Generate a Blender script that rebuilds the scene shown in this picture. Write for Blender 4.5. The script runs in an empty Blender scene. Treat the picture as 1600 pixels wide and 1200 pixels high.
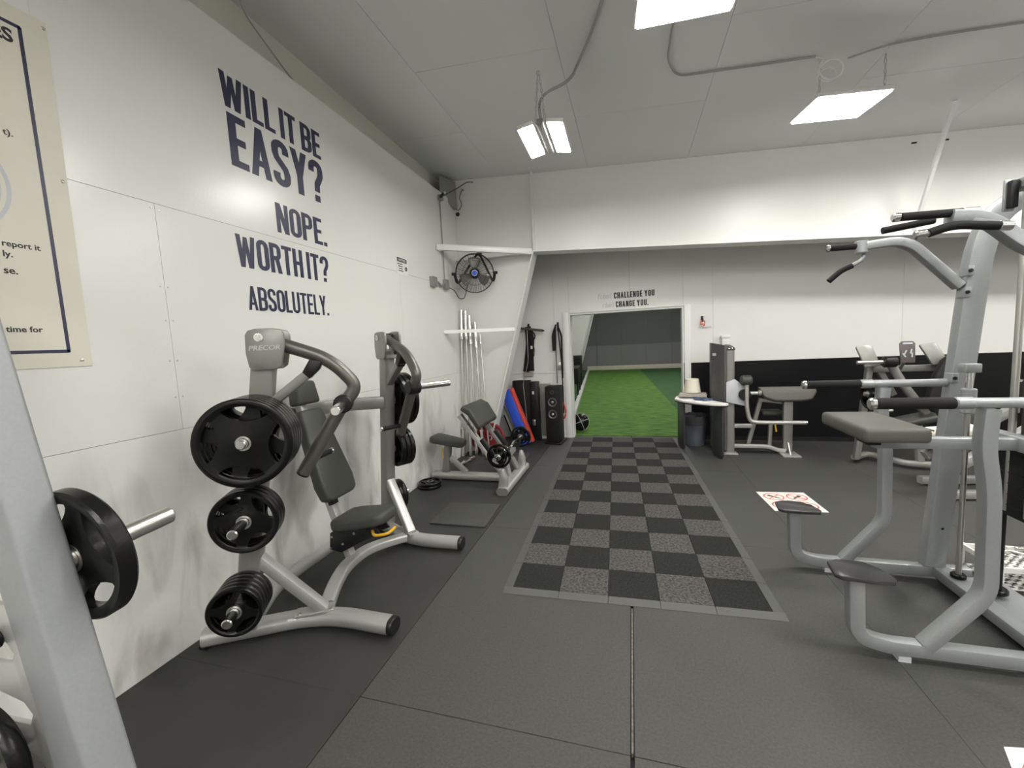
import bpy, bmesh, math, random
from mathutils import Vector, Matrix, Quaternion
random.seed(7)
R_ = math.radians
V = Vector
scene = bpy.context.scene
COL = scene.collection

# ------------------------------------------------------------------ camera
CAMH = 1.6008
cam_d = bpy.data.cameras.new('camera'); cam = bpy.data.objects.new('camera', cam_d); COL.objects.link(cam)
yaw, pitch, roll = 0.2831, -0.0971, -0.0509
fwd = V((-math.sin(yaw)*math.cos(pitch), math.cos(yaw)*math.cos(pitch), math.sin(pitch)))
rgt = V((math.cos(yaw), math.sin(yaw), 0)); upv = rgt.cross(fwd)
r2 = math.cos(roll)*rgt + math.sin(roll)*upv; u2 = -math.sin(roll)*rgt + math.cos(roll)*upv
cam.matrix_world = Matrix(((r2.x, u2.x, -fwd.x, 0), (r2.y, u2.y, -fwd.y, 0), (r2.z, u2.z, -fwd.z, CAMH), (0, 0, 0, 1)))
cam_d.sensor_width = 36; cam_d.sensor_fit = 'HORIZONTAL'; cam_d.lens = 648.85/1600*36
cam_d.clip_start = 0.02; cam_d.clip_end = 200
scene.camera = cam

# ------------------------------------------------------------------ world, exposure
w = bpy.data.worlds.new('world'); scene.world = w; w.use_nodes = True
w.node_tree.nodes['Background'].inputs[0].default_value = (0.9, 0.95, 1, 1)
w.node_tree.nodes['Background'].inputs[1].default_value = 0.05
vs = scene.view_settings
vs.view_transform = 'Standard'; vs.look = 'None'; vs.gamma = 1; vs.exposure = 0.0; vs.use_curve_mapping = False
LIGHT = 60.0      # emission of every LED panel in the gym

# ------------------------------------------------------------------ materials
MATS = {}
def mat(name, col, rough=.5, metal=0., noise=0., nscale=40., bump=0., bscale=200., col2=None, emit=0., spec=.5, coat=0., stretch=None):
    m = bpy.data.materials.new(name); m.use_nodes = True
    nt = m.node_tree; p = nt.nodes['Principled BSDF']
    p.inputs['Base Color'].default_value = (*col, 1); p.inputs['Roughness'].default_value = rough
    p.inputs['Metallic'].default_value = metal; p.inputs['Specular IOR Level'].default_value = spec
    p.inputs['Coat Weight'].default_value = coat
    if emit:
        p.inputs['Emission Color'].default_value = (*col, 1); p.inputs['Emission Strength'].default_value = emit
    tc = nt.nodes.new('ShaderNodeTexCoord'); src = tc.outputs['Object']
    if stretch:
        mp = nt.nodes.new('ShaderNodeMapping'); mp.inputs['Scale'].default_value = stretch
        nt.links.new(src, mp.inputs['Vector']); src = mp.outputs['Vector']
    if noise or col2:
        n = nt.nodes.new('ShaderNodeTexNoise'); n.inputs['Scale'].default_value = nscale; n.inputs['Detail'].default_value = 6
        nt.links.new(src, n.inputs['Vector'])
        r = nt.nodes.new('ShaderNodeValToRGB')
        c2 = col2 if col2 else tuple(c*(1-noise) for c in col)
        r.color_ramp.elements[0].position = .35; r.color_ramp.elements[1].position = .65
        r.color_ramp.elements[0].color = (*c2, 1); r.color_ramp.elements[1].color = (*col, 1)
        nt.links.new(n.outputs['Fac'], r.inputs['Fac']); nt.links.new(r.outputs['Color'], p.inputs['Base Color'])
    if bump:
        n = nt.nodes.new('ShaderNodeTexNoise'); n.inputs['Scale'].default_value = bscale; n.inputs['Detail'].default_value = 4
        nt.links.new(src, n.inputs['Vector'])
        b = nt.nodes.new('ShaderNodeBump'); b.inputs['Strength'].default_value = bump; b.inputs['Distance'].default_value = .004
        nt.links.new(n.outputs['Fac'], b.inputs['Height']); nt.links.new(b.outputs['Normal'], p.inputs['Normal'])
    MATS[name] = m
    return m

def wall_material():
    m = mat('wall_paint', (.80, .80, .765), .24, bump=.12, bscale=60)
    nt = m.node_tree; p = nt.nodes['Principled BSDF']
    tc = nt.nodes.new('ShaderNodeTexCoord')
    mp = nt.nodes.new('ShaderNodeMapping'); mp.inputs['Scale'].default_value = (1, 2.2, .8)
    nt.links.new(tc.outputs['Object'], mp.inputs['Vector'])
    n = nt.nodes.new('ShaderNodeTexNoise'); n.inputs['Scale'].default_value = 2.1; n.inputs['Detail'].default_value = 5; n.inputs['Distortion'].default_value = .6
    nt.links.new(mp.outputs['Vector'], n.inputs['Vector'])
    r = nt.nodes.new('ShaderNodeValToRGB')
    r.color_ramp.elements[0].position = .5; r.color_ramp.elements[1].position = .72
    r.color_ramp.elements[0].color = (0, 0, 0, 1); r.color_ramp.elements[1].color = (1, 1, 1, 1)
    nt.links.new(n.outputs['Fac'], r.inputs['Fac'])
    # scuffs left by plates and pads: only where machines rub the wall, below shoulder height
    sx = nt.nodes.new('ShaderNodeSeparateXYZ'); nt.links.new(tc.outputs['Object'], sx.inputs[0])
    mr = nt.nodes.new('ShaderNodeMapRange'); mr.inputs[1].default_value = 1.35; mr.inputs[2].default_value = .75
    nt.links.new(sx.outputs['Z'], mr.inputs[0])
    mu = nt.nodes.new('ShaderNodeMath'); mu.operation = 'MULTIPLY'
    nt.links.new(r.outputs['Color'], mu.inputs[0]); nt.links.new(mr.outputs[0], mu.inputs[1])
    mx = nt.nodes.new('ShaderNodeMix'); mx.data_type = 'RGBA'
    mx.inputs[6].default_value = (.80, .80, .765, 1); mx.inputs[7].default_value = (.50, .48, .43, 1)
    nt.links.new(mu.outputs[0], mx.inputs[0]); nt.links.new(mx.outputs[2], p.inputs['Base Color'])
    return m
wall_material()
mat('plain_paint', (.80, .80, .77), .36, bump=.1, bscale=50)
mat('beam_paint', (.82, .83, .81), .3)
mat('ceiling_paint', (.78, .79, .78), .5, bump=.06, bscale=30)
mat('upper_paint', (.62, .62, .55), .6)  # darker tone: shade on the unlit upper strip put into its colour
mat('seam_dark', (.25, .25, .23), .8)
mat('black_panel', (.006, .006, .007), .3, spec=.3)
mat('navy', (.025, .027, .07), .4)
mat('print_black', (.02, .02, .022), .5)
mat('print_grey', (.55, .57, .6), .6)
mat('script_grey', (.5, .5, .5), .6)
mat('banner', (.74, .71, .61), .5, noise=.06, nscale=3)
mat('rubber', (.066, .066, .062), .62, col2=(.048, .048, .045), nscale=95, bump=.45, bscale=140)
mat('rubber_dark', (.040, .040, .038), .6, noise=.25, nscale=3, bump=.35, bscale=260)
mat('carpet_dark', (.030, .030, .029), .95, col2=(.017, .017, .017), nscale=75, bump=.8, bscale=160, spec=.2)
mat('carpet_light', (.118, .113, .105), .95, col2=(.040, .039, .037), nscale=62, bump=.8, bscale=160, spec=.2)
mat('ramp', (.085, .085, .083), .6)
mat('silver', (.50, .50, .48), .34, metal=.5)
mat('silver_arm', (.15, .145, .13), .34, metal=.55)
mat('silver_mid', (.29, .285, .265), .36, metal=.45)
mat('tower_silver', (.34, .355, .36), .38, metal=.4, noise=.04, nscale=90)
mat('rack_grey', (.30, .31, .315), .45, metal=.2, noise=.05, nscale=120)
mat('chrome', (.75, .75, .73), .18, metal=1.)
mat('steel', (.58, .57, .54), .3, metal=.9)
mat('black_rubber', (.0055, .0055, .0055), .27, spec=.32, bump=.1, bscale=150)
mat('black_matte', (.010, .010, .010), .6, spec=.3)
mat('black_plastic', (.012, .012, .013), .38, spec=.35)
mat('foam_grip', (.010, .010, .011), .7, spec=.3)
mat('pad', (.050, .052, .047), .5, bump=.15, bscale=250)
mat('pad_light', (.095, .092, .078), .48, bump=.15, bscale=250)
mat('yellow', (.75, .42, .03), .4)
mat('sticker', (.8, .7, .05), .4)
mat('red', (.24, .015, .022), .45)
mat('red_print', (.75, .12, .1), .5)
mat('blue', (.03, .09, .62), .5)
mat('mat_red', (.65, .07, .05), .5)
mat('white_plastic', (.8, .8, .76), .4)
mat('table_white', (.82, .80, .78), .35)
mat('cream', (.80, .74, .62), .6)
mat('towel', (.42, .38, .34), .9, noise=.2, nscale=60)
mat('glove', (.06, .09, .18), .8)
mat('bin_grey', (.13, .15, .18), .5)
mat('bag', (.10, .10, .11), .25)
mat('grey_box', (.30, .30, .29), .5, metal=.3)
mat('cable', (.36, .36, .35), .5)
mat('cable_black', (.03, .03, .03), .5)
mat('fan_blade', (.22, .22, .215), .35, metal=.5)
mat('panel_grey', (.30, .30, .26), .6)
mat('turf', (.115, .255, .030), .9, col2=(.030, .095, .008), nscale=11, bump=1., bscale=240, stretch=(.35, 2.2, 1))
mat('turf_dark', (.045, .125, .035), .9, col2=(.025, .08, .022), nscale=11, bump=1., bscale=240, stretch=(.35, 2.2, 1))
mat('grey_wall', (.27, .27, .275), .6)
mat('grey_wall_dark', (.17, .175, .175), .6)
mat('led', (1, .98, .93), .5, emit=LIGHT)
mat('fixture', (.75, .75, .73), .4)
mat('speaker_cone', (.10, .10, .10), .3)
mat('placard', (.10, .085, .08), .35)
mat('smoked', (.04, .04, .042), .3)
mat('shroud', (.11, .11, .11), .35, metal=.3)

# ------------------------------------------------------------------ mesh helpers
def rrect(wd, ht, r, n=3):
    r = min(r, wd/2*.999, ht/2*.999); out = []
    for cx, cy, a0 in ((wd/2-r, ht/2-r, 0), (-wd/2+r, ht/2-r, 90), (-wd/2+r, -ht/2+r, 180), (wd/2-r, -ht/2+r, 270)):
        for k in range(n+1):
            a = R_(a0+90*k/n); out.append((cx+r*math.cos(a), cy+r*math.sin(a)))
    return out
def circ(r, n=14): return [(r*math.cos(2*math.pi*k/n), r*math.sin(2*math.pi*k/n)) for k in range(n)]
def fillet(pts, r, n=5):
    pts = [V(p) for p in pts]; out = [pts[0]]
    for i in range(1, len(pts)-1):
        a, b, c = pts[i-1], pts[i], pts[i+1]
        d1, d2 = (a-b), (c-b); l = min(r, d1.length*.48, d2.length*.48)
        p, q = b+d1.normalized()*l, b+d2.normalized()*l
        for k in range(n+1):
            t = k/n; out.append(p*(1-t)**2 + b*2*t*(1-t) + q*t*t)
    out.append(pts[-1]); return out

class B:
    def __init__(s): s.bm = bmesh.new()
    def _add(s, verts, faces):
        vs_ = [s.bm.verts.new(v) for v in verts]
        for f in faces:
            try: s.bm.faces.new([vs_[i] for i in f])
            except ValueError: pass
        return s
    def box(s, c, size, rot=None, bev=0., seg=2):
        t = bmesh.new(); bmesh.ops.create_cube(t, size=1)
        bmesh.ops.scale(t, vec=size, verts=t.verts)
        if bev: bmesh.ops.bevel(t, geom=t.edges[:], offset=bev, segments=seg, profile=.5, affect='EDGES')
        M = Matrix.Translation(V(c)) @ (rot.to_4x4() if rot is not None else Matrix())
        t.transform(M); s._merge(t); return s
    def _merge(s, t):
        me = bpy.data.meshes.new('tmp'); t.to_mesh(me); t.free(); s.bm.from_mesh(me); bpy.data.meshes.remove(me)
    def sweep(s, pts, prof, up=(0, 0, 1), scale=None, closed=False):
        pts = [V(p) for p in pts]; n = len(pts); m = len(prof); vv = []
        up = V(up)
        for i, p in enumerate(pts):
            if closed: t = pts[(i+1) % n]-pts[i-1]
            elif i == 0: t = pts[1]-pts[0]
            elif i == n-1: t = pts[-1]-pts[-2]
            else: t = (pts[i+1]-pts[i]).normalized()+(pts[i]-pts[i-1]).normalized()
            t.normalize(); u = up
            if abs(t.dot(up)) > .99: u = V((1, 0, 0)) if abs(t.x) < .9 else V((0, 1, 0))
            sd = t.cross(u).normalized(); uu = sd.cross(t)
            k = scale[i] if scale else 1.
            for a, b in prof: vv.append(p+sd*a*k+uu*b*k)
        ff = []
        for i in range(n if closed else n-1):
            j = (i+1) % n
            for q in range(m): ff.append((i*m+q, i*m+(q+1) % m, j*m+(q+1) % m, j*m+q))
        if not closed: ff.append(tuple(range(m))[::-1]); ff.append(tuple((n-1)*m+q for q in range(m)))
        return s._add(vv, ff)
    def tube(s, pts, r, seg=12, up=(0, 0, 1), closed=False): return s.sweep(pts, circ(r, seg), up, closed=closed)
    def bar(s, p0, p1, wd, ht, up=(0, 0, 1), r=.008): return s.sweep([p0, p1], rrect(wd, ht, r, 2), up)
    def lathe(s, prof, o=(0, 0, 0), axis=(0, 0, 1), seg=24):
        q = V((0, 0, 1)).rotation_difference(V(axis).normalized()); vv = []; ff = []; m = len(prof)
        for k in range(seg):
            a = 2*math.pi*k/seg
            for r, h in prof: vv.append(V(o)+q @ V((max(r, 1e-5)*math.cos(a), max(r, 1e-5)*math.sin(a), h)))
        for k in range(seg):
            j = (k+1) % seg
            for i in range(m-1): ff.append((k*m+i, j*m+i, j*m+i+1, k*m+i+1))
        s._add(vv, ff); return s
    def cyl(s, p0, p1, r, rb=None, seg=16):
        p0, p1 = V(p0), V(p1); h = (p1-p0).length; rb = r if rb is None else rb
        return s.lathe([(0, 0), (r, 0), (rb, h), (0, h)], p0, p1-p0, seg)
    def capcyl(s, p0, p1, r, c=.004, seg=16):
        p0, p1 = V(p0), V(p1); h = (p1-p0).length
        return s.lathe([(0, 0), (r-c, 0), (r, c), (r, h-c), (r-c, h), (0, h)], p0, p1-p0, seg)
    def prism(s, poly, o, ux, uy, th, bev=0., seg=2):
        ux, uy = V(ux).normalized(), V(uy).normalized(); n = ux.cross(uy).normalized(); o = V(o)
        t = bmesh.new()
        a = [t.verts.new(o+ux*x+uy*y-n*th/2) for x, y in poly]; b = [t.verts.new(o+ux*x+uy*y+n*th/2) for x, y in poly]
        t.faces.new(a[::-1]); t.faces.new(b); m = len(poly)
        for i in range(m): t.faces.new((a[i], a[(i+1) % m], b[(i+1) % m], b[i]))
        bmesh.ops.recalc_face_normals(t, faces=t.faces[:])
        if bev: bmesh.ops.bevel(t, geom=t.edges[:], offset=bev, segments=seg, profile=.5, affect='EDGES', clamp_overlap=True)
        s._merge(t); return s
    def torus(s, o, axis, R, r, seg=40, rs=8):
        q = V((0, 0, 1)).rotation_difference(V(axis).normalized())
        pts = [V(o)+q @ V((R*math.cos(2*math.pi*k/seg), R*math.sin(2*math.pi*k/seg), 0)) for k in range(seg)]
        return s.sweep(pts, circ(r, rs), V(axis).normalized(), closed=True)
    def build(s, name, m, parent=None, ang=40):
        bmesh.ops.recalc_face_normals(s.bm, faces=s.bm.faces[:])
        me = bpy.data.meshes.new(name); o = bpy.data.objects.new(name, me); COL.objects.link(o)
        if parent is not None:
            root = parent
            while root.parent: root = root.parent
            s.bm.transform(root.matrix_basis.inverted()); o.parent = parent
        s.bm.to_mesh(me); s.bm.free()
        for p in me.polygons: p.use_smooth = True
        me.set_sharp_from_angle(angle=R_(ang))
        me.materials.append(MATS[m]); return o
def tag(o, label, cat, group=None):
    o['label'] = label; o['category'] = cat
    if group: o['group'] = group
    return o
def thing(name, label, cat, loc=(0, 0, 0), group=None):
    o = bpy.data.objects.new(name, None); COL.objects.link(o); o.location = loc; o.empty_display_size = .1
    return tag(o, label, cat, group)
def struct(o, label=None):
    o['kind'] = 'structure'
    if label: o['label'] = label
    return o
def origin_to(o, loc):
    """move the origin of a single-mesh thing to loc"""
    o.data.transform(Matrix.Translation(-V(loc))); o.location = loc; return o
def dup(root):
    r = root.copy(); COL.objects.link(r)
    for ch in list(root.children):
        c = ch.copy(); COL.objects.link(c); c.parent = r
        for g in list(ch.children):
            d = g.copy(); COL.objects.link(d); d.parent = c
    return r
def text_mesh(name, txt, m, o, ux, uz, height, parent=None, width=None, offset=0., shear=0., depth=.0008):
    """lettering set in the built-in font: o = lower left corner, ux = reading direction, uz = up"""
    c = bpy.data.curves.new(name, 'FONT'); c.body = txt; c.size = 1; c.offset = offset; c.shear = shear; c.extrude = .002; c.resolution_u = 3
    t = bpy.data.objects.new(name+'_tmp', c); COL.objects.link(t)
    bpy.context.view_layer.update()
    me = bpy.data.meshes.new_from_object(t.evaluated_get(bpy.context.evaluated_depsgraph_get()))
    bpy.data.objects.remove(t); bpy.data.curves.remove(c)
    xs = [v.co.x for v in me.vertices]; ys = [v.co.y for v in me.vertices]
    k = height/max(1e-6, max(ys)-min(ys)); kx = width/(max(xs)-min(xs)) if width else k
    ux, uz = V(ux).normalized(), V(uz).normalized(); n = ux.cross(uz)
    x0, y0 = min(xs), min(ys)
    for v in me.vertices:
        v.co = V(o)+ux*(v.co.x-x0)*kx+uz*(v.co.y-y0)*k+n*(depth if v.co.z > 0 else 0)
    ob = bpy.data.objects.new(name, me); COL.objects.link(ob); me.name = name
    me.materials.clear(); me.materials.append(MATS[m])
    if parent is not None:
        root = parent
        while root.parent: root = root.parent
        me.transform(root.matrix_basis.inverted()); ob.parent = parent
    return ob

# condensed poster alphabet: every glyph is a list of quads and swept strokes in a box 1 high
def glyph(ch, th):
    q = []; hv = th*.92
    def par(x0, x1, y0, y1, t=th): q.append([(x0, y0), (x0+t, y0), (x1+t, y1), (x1, y1)])
    def rect(x0, y0, x1, y1): q.append([(x0, y0), (x1, y0), (x1, y1), (x0, y1)])
    def stroke(pts, t=th):
        P = [V((a, b, 0)) for a, b in pts]
        L = []; Rr = []
        for i, p in enumerate(P):
            d = (P[min(i+1, len(P)-1)]-P[max(i-1, 0)]).normalized(); nn = V((-d.y, d.x, 0))
            L.append(p+nn*t/2); Rr.append(p-nn*t/2)
        for i in range(len(P)-1): q.append([(Rr[i].x, Rr[i].y), (Rr[i+1].x, Rr[i+1].y), (L[i+1].x, L[i+1].y), (L[i].x, L[i].y)])
    def arc(cx, cy, rx, ry, a0, a1, n=8): return [(cx+rx*math.cos(R_(a0+(a1-a0)*k/n)), cy+ry*math.sin(R_(a0+(a1-a0)*k/n))) for k in range(n+1)]
    h = th/2; W = .40; rr = W/2-h
    if ch == 'I': rect(0, 0, th, 1); return q, th
    if ch == '.': rect(0, 0, th, th*1.05); return q, th
    if ch == "'": rect(0, .75, th*.8, 1); return q, th*.8
    if ch == 'L': rect(0, 0, th, 1); rect(0, 0, .33, hv); return q, .33
    if ch == 'E': rect(0, 0, th, 1); rect(0, 0, .34, hv); rect(0, 1-hv, .34, 1); rect(0, .5-hv/2, .31, .5+hv/2); return q, .34
    if ch == 'T': rect(0, 1-hv, .38, 1); rect(.19-h, 0, .19+h, 1); return q, .38
    if ch == 'H': rect(0, 0, th, 1); rect(W-th, 0, W, 1); rect(0, .5-hv/2, W, .5+hv/2); return q, W
    if ch == 'N': rect(0, 0, th*.9, 1); rect(W-th*.9, 0, W, 1); par(W-th*1.05, 0, 0, 1, th*1.05); return q, W
    if ch == 'W':
        par(.09, 0, 0, 1, th*.95); par(.09+.02, .25-.02, 0, .95, th*.8); par(.36-.02, .25-.02, 0, .95, th*.8); par(.36, .46, 0, 1, th*.95)
        return q, .46+th*.95
    if ch == 'A': par(0, .15, 0, 1, th*.9); par(.30, .15, 0, 1, th*.9); rect(.09, .22, .36, .22+hv*.9); return q, .30+th*.9
    if ch == 'Y': par(.14, 0, .42, 1); par(.14, .28, .42, 1); rect(.14, 0, .14+th, .45); return q, .28+th
    if ch in 'OCGU':
        top = arc(W/2, 1-h-rr, rr, rr, 0, 180); bot = arc(W/2, h+rr, rr, rr, 180, 360)
        if ch == 'O': stroke(top+bot+[top[0]])
        if ch == 'U': stroke([(h, 1)]+bot+[(W-h, 1)])
        if ch == 'C': stroke([(W-h, .66)]+top+bot+[(W-h, .34)])
        if ch == 'G': stroke([(W-h, .66)]+top+bot+[(W-h, .5)]); rect(W/2, .45, W, .45+hv*.8)
        return q, W
    if ch in 'PRB':
        rect(0, 0, th, 1); rb = .25-h*.4
        r1 = .5*(1-.46)-h
        stroke([(h, 1-h)]+arc(W-h-.13, 1-h-.13, .13, .13, 90, 0, 5)+arc(W-h-.13, .46+h*.6+.13, .13, .13, 0, -90, 5)+[(h, .46+h*.6)])
        if ch == 'R': par(W-th, W-th-.09, 0, .5)
        if ch == 'B': stroke([(h, .46+h*.6)]+arc(W-h-.13, .46+h*.6-.13, .13, .13, 90, 0, 5)+arc(W-h-.13, h+.13, .13, .13, 0, -90, 5)+[(h, h)])
        return q, W
    if ch == 'S':
        stroke([(W-h, .72), (W-h, 1-h-rr)]+arc(W/2, 1-h-rr, rr, rr, 0, 180)+[(h, .70), (h+.03, .60), (W-h-.03, .40), (W-h, .30)]+arc(W/2, h+rr, rr, rr, 0, -180)+[(h, .28)])
        return q, W
    if ch == '?':
        stroke([(h, .70), (h, 1-h-rr)]+arc(W/2, 1-h-rr, rr, rr, 180, 0)+[(W-h, .66), (W-h-.05, .54), (W/2+.01, .42), (W/2, .24)]); rect(W/2-h, 0, W/2+h, th*1.05); return q, W
    return q, .14
def slogan(name, txt, m, o, ux, uz, width, height, parent, th=.135, gap=.055, space=.17, depth=.002):
    ux, uz = V(ux).normalized(), V(uz).normalized(); n = ux.cross(uz)
    x = 0; words = [[]]
    for ch in txt:
        if ch == ' ': x += space; words.append([]); continue
        q, wd = glyph(ch, th); words[-1] += [[(a+x, b) for a, b in f] for f in q]
        x += wd+gap
    k = width/(x-gap)
    for quads in words:
        b = B()
        for i_, f in enumerate(quads):
            top = [V(o)+ux*a*k+uz*c*height+n*(depth+.00012*i_) for a, c in f]; bot = [p-n*depth*.9 for p in top]
            b._add(top+bot, [(0, 1, 2, 3), (7, 6, 5, 4), (0, 4, 5, 1), (1, 5, 6, 2), (2, 6, 7, 3), (3, 7, 4, 0)])
        b.build(name, m, parent)

# ------------------------------------------------------------------ the room
XW, YF, YC = -2.42, 6.76, 5.80
XR, YB = 8.5, -4.5
def zc(x): return 3.9-.063*(x+1.235)          # the ceiling follows the roof slope
def zb(x): return 2.846-.0655*(x+1.257)       # underside of the steel rafter
def hexa(b, x0, x1, y0, y1, f0, f1):
    vv = [(x, y, f(x)) for f in (f0, f1) for x, y in ((x0, y0), (x1, y0), (x1, y1), (x0, y1))]
    return b._add([V(v) for v in vv], [(3, 2, 1, 0), (4, 5, 6, 7), (0, 1, 5, 4), (1, 2, 6, 5), (2, 3, 7, 6), (3, 0, 4, 7)])

# floor slab with interlocking rubber mats
fl = struct(B().box(((XW+XR)/2, (YB+YF)/2, -.06), (XR-XW+.4, YF-YB+.3, .08)).build('floor', 'black_matte'), 'dark rubber gym floor laid in large mats')
xs = [XW, -1.25, -.03, 1.19, 2.41, 3.63, 4.85, 6.07, 7.29, XR]; ys = [YB, -3.99, -2.16, -.33, 1.5, 3.33, 5.16, YF+.14]
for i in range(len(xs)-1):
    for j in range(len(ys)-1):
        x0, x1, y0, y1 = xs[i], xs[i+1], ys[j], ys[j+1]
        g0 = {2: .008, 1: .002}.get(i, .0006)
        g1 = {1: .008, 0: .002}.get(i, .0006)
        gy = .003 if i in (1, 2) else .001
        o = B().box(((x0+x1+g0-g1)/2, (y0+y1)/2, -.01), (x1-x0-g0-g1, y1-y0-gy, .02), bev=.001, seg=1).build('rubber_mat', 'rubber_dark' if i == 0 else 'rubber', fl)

mat('joint_filler', (.19, .175, .15), .7, noise=.5, nscale=60)
B().box((-.03, 1.96, -.009), (.008, .90, .016)).build('joint_filler', 'joint_filler', fl)
# left wall: painted sheets eight feet long in three courses
wl = struct(B().box((-2.54, (YB+YF)/2, 1.8), (.2, YF-YB, 3.74)).build('wall_left', 'seam_dark'), 'white painted left wall of large sheets')
for r, (z0, z1) in enumerate(((0.0, 1.219), (1.219, 2.438), (2.438, 3.672))):
    off = (2.91, 1.69, 1.29)[r]-2.438*3; jt = (.0004, .0011, .0003)[r]
    y = off
    while y < YF:
        a, c = max(y, YB)+jt, min(y+2.438, YF)-jt
        if c > a+.01:
            B().box((XW-.0105, (a+c)/2, (z0+z1)/2), (.021, c-a, z1-z0-.0022)).build('wall_sheet', 'wall_paint', wl)
        y += 2.438
for y in (1.672, 1.712):                       # screw heads along the joint of two sheets
    for z in (2.41, 2.0, 1.82, 1.6, 1.4):
        B().lathe([(0, 0), (.005, .0004), (.004, .0016), (0, .002)], (XW, y+random.uniform(-.006, .006), z), (1, 0, 0), 8).build('screw_head', 'steel', wl)
# recessed strip between the sheets and the ceiling
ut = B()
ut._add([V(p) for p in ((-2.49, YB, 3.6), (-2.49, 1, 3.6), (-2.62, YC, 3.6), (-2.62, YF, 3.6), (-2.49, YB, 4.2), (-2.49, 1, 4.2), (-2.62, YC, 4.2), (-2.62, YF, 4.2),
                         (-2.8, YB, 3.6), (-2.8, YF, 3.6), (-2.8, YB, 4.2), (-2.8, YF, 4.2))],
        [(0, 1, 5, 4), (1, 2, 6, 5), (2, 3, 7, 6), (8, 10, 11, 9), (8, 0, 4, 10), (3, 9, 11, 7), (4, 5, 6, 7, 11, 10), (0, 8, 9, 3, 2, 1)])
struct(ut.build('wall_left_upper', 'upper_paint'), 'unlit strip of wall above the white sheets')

# ceiling of flat sheets with staggered joints
cl = struct(hexa(B(), -2.8, XR+.2, YB-.2, YF+.2, lambda x: zc(x)+.02, lambda x: zc(x)+.12).build('ceiling', 'seam_dark'), 'grey-white sheet ceiling')
cx = [-2.8, -1.72, -.5, .72, 1.94, 3.16, 4.38, 5.6, 6.82, XR]
for i in range(len(cx)-1):
    y = (4.5 if i % 2 == 0 else 3.43)-2.438*4
    while y < YF+.1:
        a, c = max(y, YB)+.002, min(y+2.438, YF+.1)-.002
        if c > a+.02:
            hexa(B(), cx[i]+.0014, cx[i+1]-.0014, a, c, zc, lambda x: zc(x)+.018).build('ceiling_sheet', 'ceiling_paint', cl)
        y += 2.438

# walls out of view
struct(B().box((XR+.1, (YB+YF)/2, 2), (.2, YF-YB, 4.2)).build('wall_right', 'plain_paint'), 'white right-hand wall')
struct(B().box((3, YB-.1, 2), (XR+3, .2, 4.2)).build('wall_back', 'plain_paint'), 'white wall behind the viewer')

# far wall with the wide doorway
wf = struct(B().box((-1.83, YF+.13, 2.1), (1.74, .02, 4.2)).box((4.75, YF+.13, 2.1), (7.96, .02, 4.2)).box((-.1, YF+.13, 3.13), (1.72, .02, 2.14)).build('wall_far', 'seam_dark'), 'white far wall with a wide doorway')
DX0, DX1, DZ = -.95, .755, 2.02
def sheet(x0, x1, z0, z1, m='plain_paint', y=YF, th=.12):
    return B().box(((x0+x1)/2, y+th/2, (z0+z1)/2), (x1-x0-.0025, th, z1-z0-.0025)).build('wall_sheet', m, wf)
for x0, x1 in ((-2.7, -1.198), (-1.198, DX0)): sheet(x0, x1, 0, 1.10); sheet(x0, x1, 1.10, 4.2)
sheet(DX0, -.007, DZ, 4.2); sheet(-.007, DX1, DZ, 4.2)
x = DX1
for x1 in (1.164, 3.452, 5.89, XR+.2):
    sheet(x, x1, 1.175, 4.2); sheet(x, x1, 0, 1.175, 'black_panel'); x = x1
B().box((4.68, YF-.004, .03), (XR-.86, .012, .06)).build('baseboard_strip', 'black_matte', wf)
dc = B()
for xx in (DX0-.057, DX1+.057): dc.box((xx, YF-.008, DZ/2+.0155), (.09, .03, DZ+.03), bev=.003)
dc.box(((DX0+DX1)/2, YF-.008, DZ+.022), (DX1-DX0+.02, .028, .018), bev=.003)
for xx in (DX0+.008, DX1-.008): dc.box((xx, YF+.085, DZ/2), (.014, .21, DZ-.002))
dc.box(((DX0+DX1)/2, YF+.085, DZ-.009), (DX1-DX0-.034, .21, .014))
struct(dc.build('trim_1', 'beam_paint'), 'white casing around the wide doorway')
B().box((-1.5, YF-.006, 1.09), (.88, .012, .02), bev=.003).build('rail', 'beam_paint', wf)

# tapered steel frame: column against the left wall and rafter under the ceiling
col = struct(B().prism([(XW+.001, 0), (-2.075, 0), (-1.262, 2.85), (-1.262, zc(-1.26)-.002), (XW+.001, zc(XW)-.002)], (0, YC+.005, 0), (1, 0, 0), (0, 0, 1), .01).build('trim_2', 'plain_paint'), 'white tapered steel column web')
B().sweep([(-2.075, YC, 0), (-1.257, YC, 2.85)], rrect(.24, .016, .002, 1), (-1, 0, .3)).build('flange', 'beam_paint', col)
B().box((-1.25, YC-.06, (zb(-1.25)+zc(-1.25))/2), (.014, .13, zc(-1.25)-zb(-1.25)-.004)).build('stiffener', 'beam_paint', col)
B().box((-1.84, YC-.045, 2.83), (1.155, .09, .012)).build('stiffener', 'beam_paint', col)
raf = struct(hexa(B(), -1.262, XR, YC, YC+.01, zb, lambda x: zc(x)-.002).build('trim_3', 'plain_paint'), 'white steel rafter web spanning the room')
hexa(B(), -1.262, XR, YC-.12, YC+.12, lambda x: zb(x)-.014, zb).build('flange', 'beam_paint', raf)
for xx in (3.0, 3.28): B().box((xx, YC-.006, zc(xx)-.085), (.045, .01, .014)).build('slot', 'black_matte', raf)
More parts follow.
